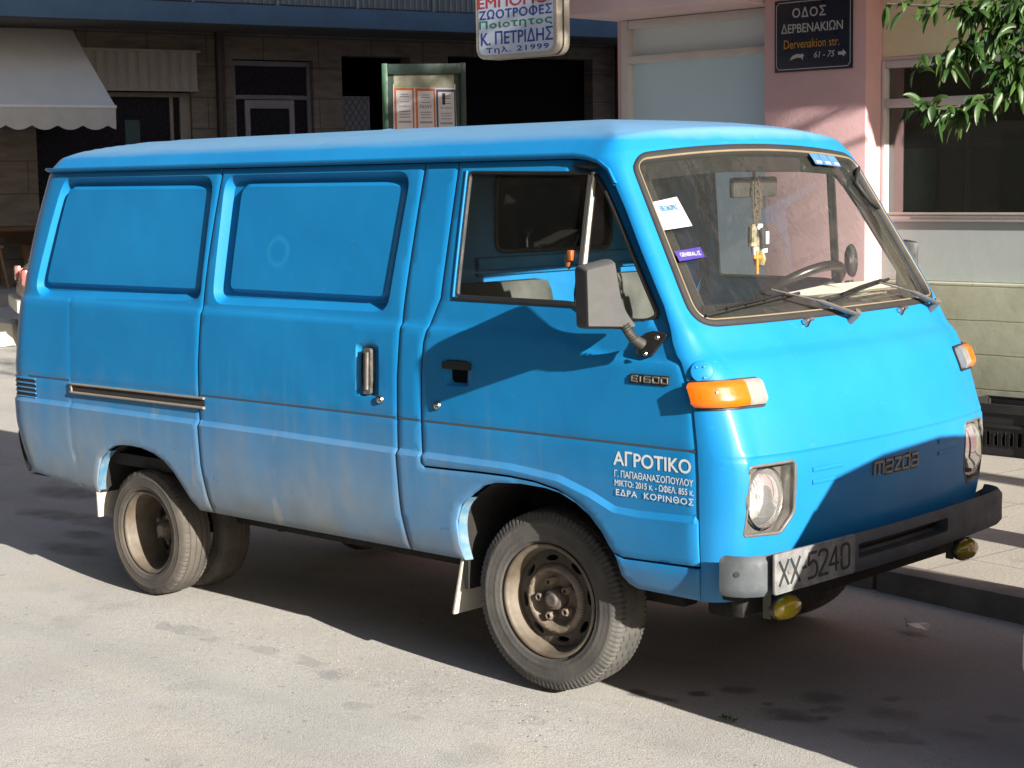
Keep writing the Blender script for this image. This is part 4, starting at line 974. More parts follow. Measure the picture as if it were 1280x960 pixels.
# ================================================================== GROUND
def ground_material():
    mt, t, p = nt_new("worn_pale_asphalt"); v = pos(t)
    base = mix(t, ramp(t, noise(t, v, .9, 6), .32, .68), (.39, .376, .358), (.485, .472, .452))
    base = mix(t, ramp(t, noise(t, scaled(t, v, (.55, 1.6, 1)), 1.3, 5), .52, .66, 0, .6), base, (.49, .455, .395))
    base = mix(t, ramp(t, noise(t, v, 2.6, 5), .58, .68, 0, .55), base, (.30, .295, .285))
    fine = noise(t, v, 160, 3, .7)
    base = mix(t, ramp(t, fine, .45, .66, .0, .60), base, (.20, .185, .165)); base = mix(t, ramp(t, noise(t, v, 340, 2), .56, .66, 0, .5), base, (.58, .56, .52))
    vor = nd(t, "ShaderNodeTexVoronoi"); vor.inputs["Scale"].default_value = 95; lk(t, v, vor.inputs["Vector"])
    base = mix(t, ramp(t, vor.outputs[0], .30, .08, 0, .35), base, (.66, .63, .58))
    # hairline cracks
    wv = nd(t, "ShaderNodeVectorMath", operation='ADD'); lk(t, v, wv.inputs[0])
    nz = nd(t, "ShaderNodeTexNoise"); nz.inputs["Scale"].default_value = 3.; lk(t, v, nz.inputs["Vector"])
    ms = nd(t, "ShaderNodeVectorMath", operation='SCALE'); ms.inputs["Scale"].default_value = .35; lk(t, nz.outputs["Color"], ms.inputs[0]); lk(t, ms.outputs[0], wv.inputs[1])
    cr = nd(t, "ShaderNodeTexVoronoi", feature='DISTANCE_TO_EDGE'); cr.inputs["Scale"].default_value = .62; lk(t, wv.outputs[0], cr.inputs["Vector"])
    crk = mathn(t, 'MULTIPLY', ramp(t, cr.outputs["Distance"], .010, .003), ramp(t, noise(t, v, 1.1, 2), .5, .62))
    base = mix(t, mathn(t, 'MULTIPLY', crk, .05), base, (.10, .09, .08))
    # oil and water stains
    wob = nd(t, "ShaderNodeTexNoise"); wob.inputs["Scale"].default_value = 9; wob.inputs["Detail"].default_value = 5; lk(t, v, wob.inputs["Vector"])
    sub = nd(t, "ShaderNodeVectorMath", operation='SUBTRACT'); sub.inputs[1].default_value = (.5, .5, .5); lk(t, wob.outputs["Color"], sub.inputs[0])
    sc_ = nd(t, "ShaderNodeVectorMath", operation='SCALE'); sc_.inputs["Scale"].default_value = .11; lk(t, sub.outputs[0], sc_.inputs[0])
    wv2 = nd(t, "ShaderNodeVectorMath", operation='ADD'); lk(t, v, wv2.inputs[0]); lk(t, sc_.outputs[0], wv2.inputs[1])
    acc = None
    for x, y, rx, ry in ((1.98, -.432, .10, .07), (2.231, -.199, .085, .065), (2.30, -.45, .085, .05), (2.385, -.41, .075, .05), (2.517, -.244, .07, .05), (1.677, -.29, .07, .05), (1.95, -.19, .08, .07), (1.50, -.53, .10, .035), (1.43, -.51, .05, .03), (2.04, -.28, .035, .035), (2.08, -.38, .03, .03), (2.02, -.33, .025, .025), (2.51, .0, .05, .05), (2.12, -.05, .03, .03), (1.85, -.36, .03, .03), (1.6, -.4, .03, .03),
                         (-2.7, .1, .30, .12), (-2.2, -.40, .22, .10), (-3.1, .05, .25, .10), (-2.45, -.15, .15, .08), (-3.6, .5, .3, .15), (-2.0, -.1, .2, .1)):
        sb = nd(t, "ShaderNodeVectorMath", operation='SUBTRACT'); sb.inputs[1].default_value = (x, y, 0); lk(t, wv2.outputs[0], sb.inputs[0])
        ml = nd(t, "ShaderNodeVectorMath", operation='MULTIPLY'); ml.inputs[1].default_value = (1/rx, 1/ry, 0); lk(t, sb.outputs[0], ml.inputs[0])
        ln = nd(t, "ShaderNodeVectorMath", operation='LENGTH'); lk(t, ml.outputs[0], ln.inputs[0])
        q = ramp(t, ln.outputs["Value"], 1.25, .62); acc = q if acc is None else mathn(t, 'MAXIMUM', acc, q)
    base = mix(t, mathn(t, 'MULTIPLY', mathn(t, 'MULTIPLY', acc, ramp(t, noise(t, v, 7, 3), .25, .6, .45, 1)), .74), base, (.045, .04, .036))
    pat = None
    for x, y, rx, ry in ((.50, -1.04, .17, .055), (.10, -.98, .26, .05), (-.45, -1.02, .20, .06), (.95, -1.25, .22, .05), (-1.6, -1.35, .3, .07), (1.3, -1.0, .12, .05)):
        sb = nd(t, "ShaderNodeVectorMath", operation='SUBTRACT'); sb.inputs[1].default_value = (x, y, 0); lk(t, wv2.outputs[0], sb.inputs[0])
        ml = nd(t, "ShaderNodeVectorMath", operation='MULTIPLY'); ml.inputs[1].default_value = (1/rx, 1/ry, 0); lk(t, sb.outputs[0], ml.inputs[0])
        ln = nd(t, "ShaderNodeVectorMath", operation='LENGTH'); lk(t, ml.outputs[0], ln.inputs[0])
        q = ramp(t, ln.outputs["Value"], 1.06, .94); pat = q if pat is None else mathn(t, 'MAXIMUM', pat, q)
    base = mix(t, mathn(t, 'MULTIPLY', pat, mathn(t, 'MULTIPLY', ramp(t, noise(t, v, 5, 4), .42, .55), .5)), base, (.24, .24, .24))
    base = mix(t, ramp(t, noise(t, scaled(t, v, (.12, 1.5, 1)), 1.6, 4), .50, .70, 0, .35), base, (.27, .265, .255))
    base = mix(t, ramp(t, noise(t, v, 26, 2), .70, .73, 0, .55), base, (.17, .165, .155))
    # broad dark patch: shade ahead of the van painted into the asphalt
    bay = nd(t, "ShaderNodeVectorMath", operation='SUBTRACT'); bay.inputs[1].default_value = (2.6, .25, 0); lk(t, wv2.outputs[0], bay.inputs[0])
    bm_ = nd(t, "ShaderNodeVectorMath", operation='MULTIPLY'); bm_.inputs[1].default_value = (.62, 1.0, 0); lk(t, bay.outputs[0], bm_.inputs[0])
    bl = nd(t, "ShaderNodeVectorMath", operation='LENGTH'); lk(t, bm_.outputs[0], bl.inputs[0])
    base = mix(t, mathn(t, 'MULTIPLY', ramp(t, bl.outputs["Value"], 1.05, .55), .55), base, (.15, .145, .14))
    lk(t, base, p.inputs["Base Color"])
    rg = ramp(t, fine, .3, .7, .8, .95); lk(t, mathn(t, 'SUBTRACT', rg, mathn(t, 'MULTIPLY', acc, .25)), p.inputs["Roughness"])
    p.inputs["Specular IOR Level"].default_value = .25
    h = mathn(t, 'ADD', mathn(t, 'MULTIPLY', fine, .5), mathn(t, 'MULTIPLY', noise(t, v, 22, 5), .25))
    h = mathn(t, 'SUBTRACT', h, mathn(t, 'MULTIPLY', crk, .10))
    bump(t, p, h, .55, .016); return mt
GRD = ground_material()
g = Geo(); g.V = [(-70, -9.8, .002), (70, -9.8, .002), (70, -3.1, .002), (-70, -3.1, .002)]; g.F = [(0, 1, 2, 3)]; g.solo("bounce_cut_sheet", M("bounce_cut_dark", (.06, .058, .055), .9, bmp=.3, bscale=60, spec=.25), None, None, smooth=0, kind="structure")  # unseen dark sheet added to cut light bouncing off the road
xs = np.concatenate([[-160, -60, -25], np.arange(-14, 8.1, .22), [25, 60, 160]]); ys = np.concatenate([[-160, -60, -20], np.arange(-6, 9.1, .22), [25, 60, 160]])
GX, GY = np.meshgrid(xs, ys, indexing='ij')
GZ = .006*np.sin(GX*1.7+.6)*np.sin(GY*2.1)+.004*np.sin(GX*4.1+GY*2.3)-.006
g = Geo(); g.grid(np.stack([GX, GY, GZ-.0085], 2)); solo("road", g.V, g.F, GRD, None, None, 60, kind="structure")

# street frame: s along the pink building's front, n towards the road
TH = R(-1.5); E1 = np.array((math.cos(TH), math.sin(TH), 0)); N1 = np.array((math.sin(TH), -math.cos(TH), 0)); O1 = np.array((.3, 4.75, 0)) + np.array((math.cos(R(-5)), math.sin(R(-5)), 0))*-1.7 - E1*-1.7
class Frame:
    def __init__(s, O, e, n): s.O, s.e, s.n = np.array(O, float), np.array(e, float), np.array(n, float)
    def p(s, a, o, z): return s.O+s.e*a+s.n*o+np.array((0, 0, z))
    def box(s, g, a0, a1, o0, o1, z0, z1, bev=0.): return g.box(s.p((a0+a1)/2, (o0+o1)/2, (z0+z1)/2), (abs(a1-a0), abs(o1-o0), abs(z1-z0)), (s.e, s.n, (0, 0, 1)), bev)
    def map(s, o): 
        m_ = plane_map(s.p(0, o, 0), s.e, (0, 0, 1)); return Map(m_.f, lambda P: np.tile(s.n, (len(P), 1)))
A_ = Frame(O1, E1, N1)
TH2 = R(75); B_ = Frame((-21.617, 10.897, 0), (math.cos(TH2), math.sin(TH2), 0), (math.sin(TH2), -math.cos(TH2), 0))

# pavement with kerb
def kerb_y(x): return 1.264-.136*(x-1.248)
def pave_material():
    mt, t, p = nt_new("cement_pavement"); v = pos(t)
    c = mix(t, ramp(t, noise(t, v, 1.6, 6), .3, .7), (.30, .275, .24), (.40, .37, .325))
    rot = nd(t, "ShaderNodeMapping"); rot.inputs["Rotation"].default_value = (0, 0, R(7.7)); lk(t, v, rot.inputs[0])
    br = nd(t, "ShaderNodeTexBrick"); br.offset = .0; br.inputs["Scale"].default_value = 1.; br.inputs["Brick Width"].default_value = .62; br.inputs["Row Height"].default_value = .62; br.inputs["Mortar Size"].default_value = .006; br.inputs["Mortar Smooth"].default_value = .3
    lk(t, rot.outputs[0], br.inputs["Vector"])
    c = mix(t, mathn(t, 'MULTIPLY', br.outputs["Fac"], .6), c, (.12, .11, .10))
    c = mix(t, ramp(t, noise(t, v, 6, 5), .6, .72, 0, .4), c, (.19, .18, .165))
    lk(t, c, p.inputs["Base Color"]); p.inputs["Roughness"].default_value = .9; p.inputs["Specular IOR Level"].default_value = .25
    bump(t, p, mathn(t, 'SUBTRACT', noise(t, v, 60, 4), mathn(t, 'MULTIPLY', br.outputs["Fac"], 1.2)), .3, .01); return mt
PAVE = pave_material()
x0, x1 = -3.7, 60
g = Geo(); bm_pts = [(x0, kerb_y(x0)+.15), (x1, kerb_y(x1)+.15), (x1, 9), (-3.2, 9), (x0-.5, 5)]
g.V = [(x, y, .085) for x, y in bm_pts]+[(x, y, -.1) for x, y in bm_pts]; n = len(bm_pts); g.F = [tuple(range(n))]+[(i, i+n, (i+1) % n+n, (i+1) % n) for i in range(n)]
g.solo("pavement", PAVE, None, None, smooth=0, kind="structure")
KERB = M("stained_kerb_concrete", (.27, .25, .22), .9, scale=3.5, dark=(.12, .11, .10), bmp=.4, bscale=30)
g = Geo(); kd = np.array((1, -.136, 0)); kd /= np.linalg.norm(kd); kn = np.array((kd[1], -kd[0], 0))
kn = -kn if kn[1] > 0 else kn
for i in range(26):
    L_ = .98; c = np.array((x0, kerb_y(x0), 0))+kd*(i+.5)+(-kn)*.076
    g.box(c+(0, 0, .0045+.003*math.sin(i*3.7)), (L_, .15, .17), (kd, -kn, (0, 0, 1)), .014)
g.solo("kerb", KERB, None, None, smooth=40, kind="structure")
# far pavement in front of the left building
g = Geo(); B_.box(g, -14, 20, -.5, 3.2, -.1, .13, .02); g.solo("far_pavement", PAVE, None, None, smooth=0, kind="structure")

# ================================================================== PINK CORNER BUILDING
PB = thing("corner_building", "pink corner shop building with white window frames, canopy and green concrete plinth", "building", tuple(A_.p(-3.46, 0, 0)))
def stucco(name, c, d=None, bs=70, st=.35, var=.12, sc=2.5):
    return M(name, c, .88, scale=sc, dark=d, var=var, bmp=st, bscale=bs, spec=.25)
PINK = stucco("pink_stucco", (.64, .41, .43), bs=55, st=.14); PINKW = stucco("pale_pink_paint", (.68, .52, .54), bs=30, st=.15)
CREAM = stucco("cream_stucco", (.80, .72, .50)); GREYPN = stucco("grey_painted_panel", (.40, .44, .44), bs=20, st=.08)
g = Geo(); A_.box(g, -3.46, 24, -26, 0, 2.90, 13.5); A_.box(g, 3.5, 24, -26, 0, 0, 2.90); A_.box(g, -3.46, 3.5, -26, -4.0, 0, 2.90); A_.box(g, -3.46, -3.40, -4.0, -.0, 0, 2.9); g.mk("wall", PINK, PB, 0)
g = Geo(); A_.box(g, -2.01, -1.22, -.095, .20, .0, 2.902, .012); g.mk("pillar", PINK, PB, 30)
g = Geo(); A_.box(g, -3.47, -2.020, .0, .62, 2.862, 3.06, .012); A_.box(g, -2.01, 1.9, .0, .62, 3.05, 3.25, .012); g.mk("canopy", PINKW, PB, 30)
g = Geo(); A_.box(g, -1.218, 3.49, -.10, .012, 2.475, 2.898); g.mk("cream_band", CREAM, PB, 0)
g = Geo(); A_.box(g, -1.218, 3.49, -.10, .018, 2.452, 2.473); g.mk("pink_trim", PINKW, PB, 0)
g = Geo(); A_.box(g, -1.218, 3.49, -.12, .004, 1.065, 1.432); g.mk("grey_panel", GREYPN, PB, 0)
# board-marked green concrete plinth
mt, t, p = nt_new("green_concrete"); v = pos(t)
c = mix(t, ramp(t, noise(t, v, 3, 6), .3, .7), (.38, .40, .28), (.53, .54, .41)); sepz = nd(t, "ShaderNodeSeparateXYZ"); lk(t, v, sepz.inputs[0])
ln = mathn(t, 'PINGPONG', mathn(t, 'ADD', sepz.outputs[2], mathn(t, 'MULTIPLY', noise(t, v, 4, 3), .012)), .105)
gr = ramp(t, ln, .006, .001); pit = ramp(t, noise(t, v, 45, 3), .66, .74)
c = mix(t, mathn(t, 'MULTIPLY', gr, .55), c, (.10, .11, .075)); c = mix(t, mathn(t, 'MULTIPLY', pit, .5), c, (.12, .13, .09)); c = mix(t, ramp(t, noise(t, scaled(t, v, (2, 2, 9)), 2, 4), .58, .75, 0, .4), c, (.38, .38, .29))
lk(t, c, p.inputs["Base Color"]); p.inputs["Roughness"].default_value = .92
bump(t, p, mathn(t, 'SUBTRACT', mathn(t, 'SUBTRACT', noise(t, v, 9, 4), gr), pit), .16, .012); GREENC = mt
g = Geo(); A_.box(g, -1.218, 3.49, -.3, .10, .0, 1.062, .012); g.mk("plinth", GREENC, PB, 20)
# left window bay
WF = M("white_window_frame", (.60, .56, .55), .55, scale=6, var=.12)
FROST = M("frosted_blue_pane", (.54, .71, .84), .35, scale=1.5, var=.08)
FROST2 = M("frosted_pane_upper", (.62, .70, .74), .35, scale=1.5, var=.08)
wf = Geo(); A_.box(wf, -3.40, -3.335, -.07, .035, .2, 2.858, .006); A_.box(wf, -2.06, -2.013, -.07, .03, .2, 2.858, .006); A_.box(wf, -3.334, -2.062, -.07, .03, 2.80, 2.858, .006); A_.box(wf, -3.334, -2.062, -.07, .034, 2.555, 2.605, .006); A_.box(wf, -3.334, -2.062, -.07, .034, .20, .30, .006)
W1 = wf.mk("shop_window", WF, PB, 30)
g = Geo(); A_.box(g, -3.336, -2.06, -.035, -.02, 2.60, 2.805); g.mk("upper_pane", FROST2, W1, 0)
g = Geo(); A_.box(g, -3.336, -2.06, -.035, -.02, .28, 2.56); g.mk("lower_pane", FROST, W1, 0)
g = Geo(); A_.box(g, -3.40, -2.013, -.2, .02, .0, .20); g.mk("window_base", PINK, PB, 0)
# shop window on the right
wf = Geo(); A_.box(wf, -1.216, -1.19, -.09, .03, 1.47, 2.45, .004)
for z0_, z1_ in ((2.405, 2.45), (2.155, 2.21), (1.434, 1.475)): A_.box(wf, -1.188, 3.48, -.09, .03, z0_, z1_, .006)
W2 = wf.mk("shop_window", WF, PB, 30)
g = Geo(); A_.box(g, -1.19, 3.48, -.11, .035, 1.476, 1.492, .003); g.mk("window_sill", M("pale_marble_sill", (.55, .50, .44), .5), W2, 30)
g = Geo(); A_.box(g, -1.0, .62, .0, .03, 1.445, 1.470, .004); g.mk("timber_rail", M("weathered_timber", (.36, .26, .14), .7, scale=12), W2, 30)
GL2 = glass_material("shop_glass", (.62, .68, .68), 2.4, .03)
g = Geo(); A_.box(g, -1.19, 3.48, -.030, -.024, 1.47, 2.41); g.mk("pane", GL2, W2, 0)
g = Geo()
for a in (-.64, -.213, .30, .9, 1.6): A_.box(g, a-.008, a+.008, -.06, -.033, 1.476, 2.16, .002)
g.mk("mullion", M("dull_aluminium", (.30, .30, .29), .45, .5), W2, 30)
g = Geo(); A_.box(g, -1.186, 3.4, -.20, -.17, 1.905, 1.925); g.mk("shelf_rail", M("orange_timber", (.36, .15, .06), .6), W2, 30)
g = Geo(); A_.box(g, -1.17, -.93, -.19, -.16, 1.476, 1.90); g.mk("green_blind", M("pale_green_blind", (.50, .72, .60), .7), W2, 0)
INT = M("shop_interior", (.17, .19, .20), .9)
g = Geo(); A_.box(g, -1.2, 3.48, -3.9, -3.8, 0, 2.9); A_.box(g, -1.30, -1.225, -3.9, -.61, 0, 2.9); A_.box(g, -1.2, 3.48, -3.8, -.13, 1.0, 1.06); A_.box(g, -1.2, 3.48, -3.8, -.12, 2.47, 2.52)
for a in (-.7, .2, 1.3): A_.box(g, a, a+.35, -2.4, -2.0, 1.06, 1.9)
g.mk("interior", INT, PB, 0)

# street sign on the pillar
SG = thing("street_sign", "dark blue street name sign with white and yellow Greek and Latin lettering on pink pillar", "sign", tuple(A_.p(-1.615, .2, 2.41)))
NAVY = M("navy_enamel", (.012, .016, .036), .35, var=.15); SGW = M("sign_grey_white", (.42, .42, .43), .5, var=.1); SGY = M("sign_amber", (.45, .22, .03), .5, var=.1)
g = Geo(); A_.box(g, -1.915, -1.315, .201, .212, 2.408, 2.868, .002); pl_ = g.mk("sign_plate", NAVY, SG, 30)
SM = A_.map(.2125)
bdr = [(-1.900, 2.446), (-1.882, 2.424), (-1.348, 2.424), (-1.330, 2.446), (-1.330, 2.830), (-1.348, 2.852), (-1.882, 2.852), (-1.900, 2.830)]
part("sign_border", strip(bdr, SM, .005, .0003, 0, True), SGW, pl_, 0)
part("sign_lettering", lettering("ΟΔΟΣ", SM, -1.775, -1.515, 2.752, 2.815, .0008, .02, spc=1.15), SGW, pl_, 0)
part("sign_lettering", lettering("ΔΕΡΒΕΝΑΚΙΩΝ", SM, -1.862, -1.385, 2.656, 2.716, .0008, .014), SGW, pl_, 0)
part("sign_lettering", lettering("61 - 75", SM, -1.605, -1.445, 2.488, 2.527, .0008, .016, shear=.25), SGW, pl_, 0)
part("sign_lettering", lettering("Dervenakion str.", SM, -1.84, -1.41, 2.556, 2.612, .0008, .004), SGY, pl_, 0)
part("sign_arrow", panel([(-1.420, 2.496), (-1.385, 2.496), (-1.385, 2.482), (-1.358, 2.506), (-1.385, 2.530), (-1.385, 2.516), (-1.420, 2.516)], SM, (), .05, (), 0, off=.0008), SGW, pl_, 0)
part("sign_emblem", panel([(-1.795, 2.482), (-1.775, 2.508), (-1.74, 2.520), (-1.70, 2.517), (-1.692, 2.523), (-1.688, 2.512), (-1.678, 2.505), (-1.690, 2.500), (-1.692, 2.474), (-1.702, 2.492), (-1.735, 2.497), (-1.76, 2.490)], SM, (), .05, (), 0, off=.0008), SGW, pl_, 0)

# hanging shop sign
HS = thing("shop_sign", "white lightbox shop sign with coloured Greek lettering hung at the pink canopy's end", "sign", tuple(A_.p(-3.5, .93, 2.57)))
SBOX = M("yellowed_sign_casing", (.50, .47, .40), .5, scale=6, var=.2); SFACE = M("pale_blue_sign_face", (.60, .68, .86), .3, scale=3, var=.12)
so_ = rnd([(-3.90, 2.575), (-3.13, 2.575), (-3.13, 3.36), (-3.90, 3.36)], .10, 8)
V, F = panel(so_, A_.map(1.0), (), .2, (), .055); V2, F2 = panel(so_, Map(A_.map(.87).f, lambda P: np.tile(-N1, (len(P), 1))), (), .2, (), .055)
sb_ = part("sign_casing", join((V, F), (V2, F2)), SBOX, HS, 30)
mid = inset(so_, .012)
g = Geo(); k = len(mid); g.V = [tuple(A_.p(a, o, z)) for o in (.875, .995) for a, z in mid]; g.F = [(i, (i+1) % k, k+(i+1) % k, k+i) for i in range(k)]; g.mk("sign_edge", M("grey_sign_edge", (.26, .25, .23), .6), sb_, 30)
HM = A_.map(1.001); part("sign_face", panel(inset(so_, .028), HM, (), .2, (), 0, off=.001), SFACE, sb_, 0)
BLU = M("sign_blue", (.035, .06, .30), .5, var=.05); REDS = M("sign_red", (.45, .05, .07), .5, var=.05); GRN = M("sign_green", (.015, .22, .12), .5, var=.05)
for l_ in (lettering("ΖΩΟΤΡΟΦΕΣ", HM, -3.865, -3.165, 2.845, 2.915, .002, .03, spc=1.1), lettering("Κ. ΠΕΤΡΙΔΗΣ", HM, -3.85, -3.16, 2.672, 2.762, .002, .02), lettering("Τηλ. 21999", HM, -3.80, -3.20, 2.608, 2.655, .002, .03, spc=1.15)): part("sign_lettering", l_, BLU, sb_, 0)
part("sign_lettering", lettering("Ποιοτητος", HM, -3.865, -3.165, 2.772, 2.838, .002, .03, spc=1.1), GRN, sb_, 0)
part("sign_lettering", lettering("ΕΜΠΟΡΙΟ", HM, -3.875, -3.20, 2.925, 3.0, .002, .035), REDS, sb_, 0)
g = Geo(); A_.box(g, -3.56, -3.46, .90, .97, 2.95, 3.03, .01); A_.box(g, -3.50, -3.44, .60, .98, 2.97, 3.01, .01); g.mk("sign_bracket", M("rusty_bracket", (.25, .09, .03), .7), HS, 30)
part("torn_corner", panel([(-3.33, 2.935), (-3.25, 2.95), (-3.20, 2.93), (-3.16, 2.96), (-3.18, 3.03), (-3.30, 3.05)], HM, (), .05, (), .004, off=.006), M("orange_rust_patch", (.62, .24, .07), .7, scale=25, dark=(.55, .52, .48)), sb_, 0)

# crates against the plinth
CR = M("black_plastic_crate", (.016, .016, .017), .5, var=.3)
def crate(a, o, z, label, yaw=0.):
    c0 = A_.p(a, o, z); T = thing("plastic_crate", label, "crate", tuple(c0), "black crates against the green plinth")
    e = E1*math.cos(yaw)+N1*math.sin(yaw); n_ = np.cross((0, 0, 1), e); f = Frame(c0, e, n_)
    W, D, H = .50, .34, .30; g = Geo()
    fb = panel([(-W/2, 0), (W/2, 0), (W/2, H), (-W/2, H)], f.map(-D/2), [rnd([(x-.012, .06), (x+.012, .06), (x+.012, .14), (x-.012, .14)], .006) for x in np.arange(-.2, .21, .05)], .1, (), .008)
    fb2 = panel([(-W/2, 0), (W/2, 0), (W/2, H), (-W/2, H)], f.map(D/2), [rnd([(x-.012, .06), (x+.012, .06), (x+.012, .14), (x-.012, .14)], .006) for x in np.arange(-.2, .21, .05)]+[rnd([(-.06, .21), (.06, .21), (.06, .25), (-.06, .25)], .01)], .1, (), .008)
    part("side_panel", fb, CR, T, 30); part("side_panel", fb2, CR, T, 30)
    for q_ in (-1, 1): g = Geo(); f.box(g, q_*W/2, q_*(W/2-.012), -D/2, D/2, 0, H); g.mk("end_panel", CR, T, 0)
    g = Geo(); f.box(g, -W/2+.01, W/2-.01, -D/2+.01, D/2-.01, .0, .012); g.mk("floor_panel", CR, T, 0)
    g = Geo()
    for o_ in (-D/2-.006, D/2+.006): f.box(g, -W/2-.012, W/2+.012, o_-.008, o_+.008, H-.05, H+.004, .004); f.box(g, -W/2-.008, W/2+.008, o_-.004, o_+.004, .165, .185, .003)
    for a_ in (-W/2-.006, W/2+.006): f.box(g, a_-.008, a_+.008, -D/2, D/2, H-.05, H+.004, .004)
    for a_ in (-W/2, W/2):
        for o_ in (-D/2, D/2): f.box(g, a_-.022, a_+.022, o_-.022, o_+.022, .0, H-.01, .006)
    g.mk("rim", CR, T, 30); return T
crate(-.09, .36, .087, "black slotted plastic crate beside the green plinth, next to the van's far headlight")
crate(.50, .36, .087, "black slotted plastic crate, second one from the van along the green plinth", .05)
crate(1.10, .36, .087, "black slotted plastic crate farthest from the van along the plinth", -.04)

# notice board on posts at the corner
NB = thing("notice_board", "green notice board on posts with orange-edged death notices behind the van's roof", "notice board", (-5.0, 4.78, 0))
th3 = R(48); ND = Frame((-5.2, 4.61, 0), (math.cos(th3), math.sin(th3), 0), (math.sin(th3), -math.cos(th3), 0))
GREENP = M("green_painted_steel", (.016, .085, .04), .45, var=.25); DGREEN = M("dark_green_board", (.012, .035, .026), .5)
for a, mt_ in ((-.045, GREENP), (.57, DGREEN)): g = Geo(); ND.box(g, a-.022, a+.022, -.03, .05, 0, 2.665, .005); g.mk("post", mt_, NB, 30)
g = Geo(); ND.box(g, -.02, .555, -.02, .015, 1.45, 2.655); ND.box(g, -.02, .555, -.02, .05, 2.58, 2.66, .004); bd_ = g.mk("board", DGREEN, NB, 30)
NM = ND.map(.017); NTX = M("notice_print", (.10, .11, .16), .7, var=.05)
def sheet(pts, mat, o=.0): return panel(pts, NM, (), .2, (), 0, off=o)
PW = M("notice_paper", (.62, .60, .62), .7, var=.1, scale=12); POR = M("orange_notice_border", (.55, .14, .03), .7, var=.2, scale=15); PNV = M("navy_notice_border", (.07, .07, .14), .7); PYG = M("green_yellow_notice", (.34, .35, .26), .7, var=.3, scale=20)
part("notice", sheet([(.025, 2.48), (.50, 2.47), (.50, 2.575), (.025, 2.58)], PYG, .002), PYG, bd_, 0)
part("notice", sheet([(.010, 1.75), (.52, 1.75), (.51, 2.50), (.02, 2.505)], PW, .001), PW, bd_, 0)
for a0_, mt_, top in ((.028, POR, 2.475), (.196, POR, 2.468), (.358, PNV, 2.458)):
    nb_ = part("notice", sheet([(a0_, 1.9), (a0_+.155, 1.9), (a0_+.152, top), (a0_-.002, top+.003)], mt_, .003), mt_, bd_, 0)
    part("notice_paper", sheet([(a0_+.016, 1.92), (a0_+.142, 1.92), (a0_+.140, top-.02), (a0_+.014, top-.018)], PW, .004), PW, nb_, 0)
    L_ = [lettering("ΠΟΛΥ", NM, a0_+.03, a0_+.125, top-.155, top-.128, .005, .03)] if a0_ > .1 and a0_ < .3 else [lettering("ΣΤΗ ΜΝΗΜΗ", NM, a0_+.03, a0_+.125, top-.15, top-.138, .005, .02)]
    for i, (dz, w_) in enumerate(((.05, .06), (.068, .075), (.108, .07), (.185, .09), (.205, .08), (.228, .085), (.26, .1), (.268, .1))): L_.append(sheet([(a0_+.078-w_/2, top-dz-.003), (a0_+.078+w_/2, top-dz-.003), (a0_+.078+w_/2, top-dz+.002), (a0_+.078-w_/2, top-dz+.002)], NTX, .005))
    part("notice_print", join(*L_), NTX, nb_, 0)
part("notice_stamp", sheet([(.405, 2.34), (.428, 2.34), (.428, 2.43), (.405, 2.43)], NTX, .007), M("black_cross_print", (.02, .02, .022), .6), bd_, 0)

# ================================================================== LEFT BUILDING
LB = thing("stone_building", "brown stone-faced building with blue concrete canopy across the side street, in shade", "building", tuple(B_.p(4, 0, 0)))
mt, t, p = nt_new("stone_cladding"); v = pos(t)
mp = nd(t, "ShaderNodeMapping"); mp.inputs["Rotation"].default_value = (R(-90), 0, 0); 
rz_ = nd(t, "ShaderNodeMapping"); rz_.inputs["Rotation"].default_value = (0, 0, R(-75)); lk(t, v, rz_.inputs[0]); sx = nd(t, "ShaderNodeSeparateXYZ"); lk(t, rz_.outputs[0], sx.inputs[0]); cb = nd(t, "ShaderNodeCombineXYZ"); lk(t, sx.outputs[0], cb.inputs[0]); lk(t, sx.outputs[2], cb.inputs[1])
br = nd(t, "ShaderNodeTexBrick"); br.offset = .5; br.inputs["Scale"].default_value = 1; br.inputs["Brick Width"].default_value = 1.1; br.inputs["Row Height"].default_value = .55; br.inputs["Mortar Size"].default_value = .012; lk(t, cb.outputs[0], br.inputs["Vector"])
c = mix(t, ramp(t, noise(t, scaled(t, v, (1, 1, 5)), 2.2, 6), .3, .7), (.125, .105, .085), (.21, .18, .145)); c = mix(t, mathn(t, 'MULTIPLY', br.outputs["Fac"], .7), c, (.06, .05, .04))
lk(t, c, p.inputs["Base Color"]); p.inputs["Roughness"].default_value = .85; bump(t, p, mathn(t, 'SUBTRACT', noise(t, v, 12, 4), br.outputs["Fac"]), .4, .02); STONE = mt
g = Geo()
for a, b in ((-14, .74), (3.56, 4.36), (5.95, 6.54), (8.0, 8.82), (12.2, 20)): B_.box(g, a, b, -.4, 0, 0, 4.6)
for a, b, z in ((.74, 3.56, 4.12), (4.36, 5.95, 3.99), (6.54, 8.0, 4.1), (8.82, 12.2, 4.15)): B_.box(g, a+.002, b-.002, -.4, -.003, z, 4.6)
B_.box(g, -14, 20, -.4, 0, 4.6, 11); g.mk("wall", STONE, LB, 0)
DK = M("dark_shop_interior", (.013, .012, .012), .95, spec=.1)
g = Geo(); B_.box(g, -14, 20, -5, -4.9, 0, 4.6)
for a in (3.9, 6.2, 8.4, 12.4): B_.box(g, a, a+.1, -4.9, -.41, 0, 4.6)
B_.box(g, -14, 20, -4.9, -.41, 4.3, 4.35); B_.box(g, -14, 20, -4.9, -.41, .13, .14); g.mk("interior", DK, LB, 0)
CANB = M("blue_painted_concrete", (.075, .155, .26), .7, scale=2, var=.18); SOF = M("grey_soffit", (.10, .09, .085), .9)
g = Geo(); B_.box(g, -14, 20, .002, 1.5, 4.46, 4.80, .01); g.mk("canopy", CANB, LB, 20)
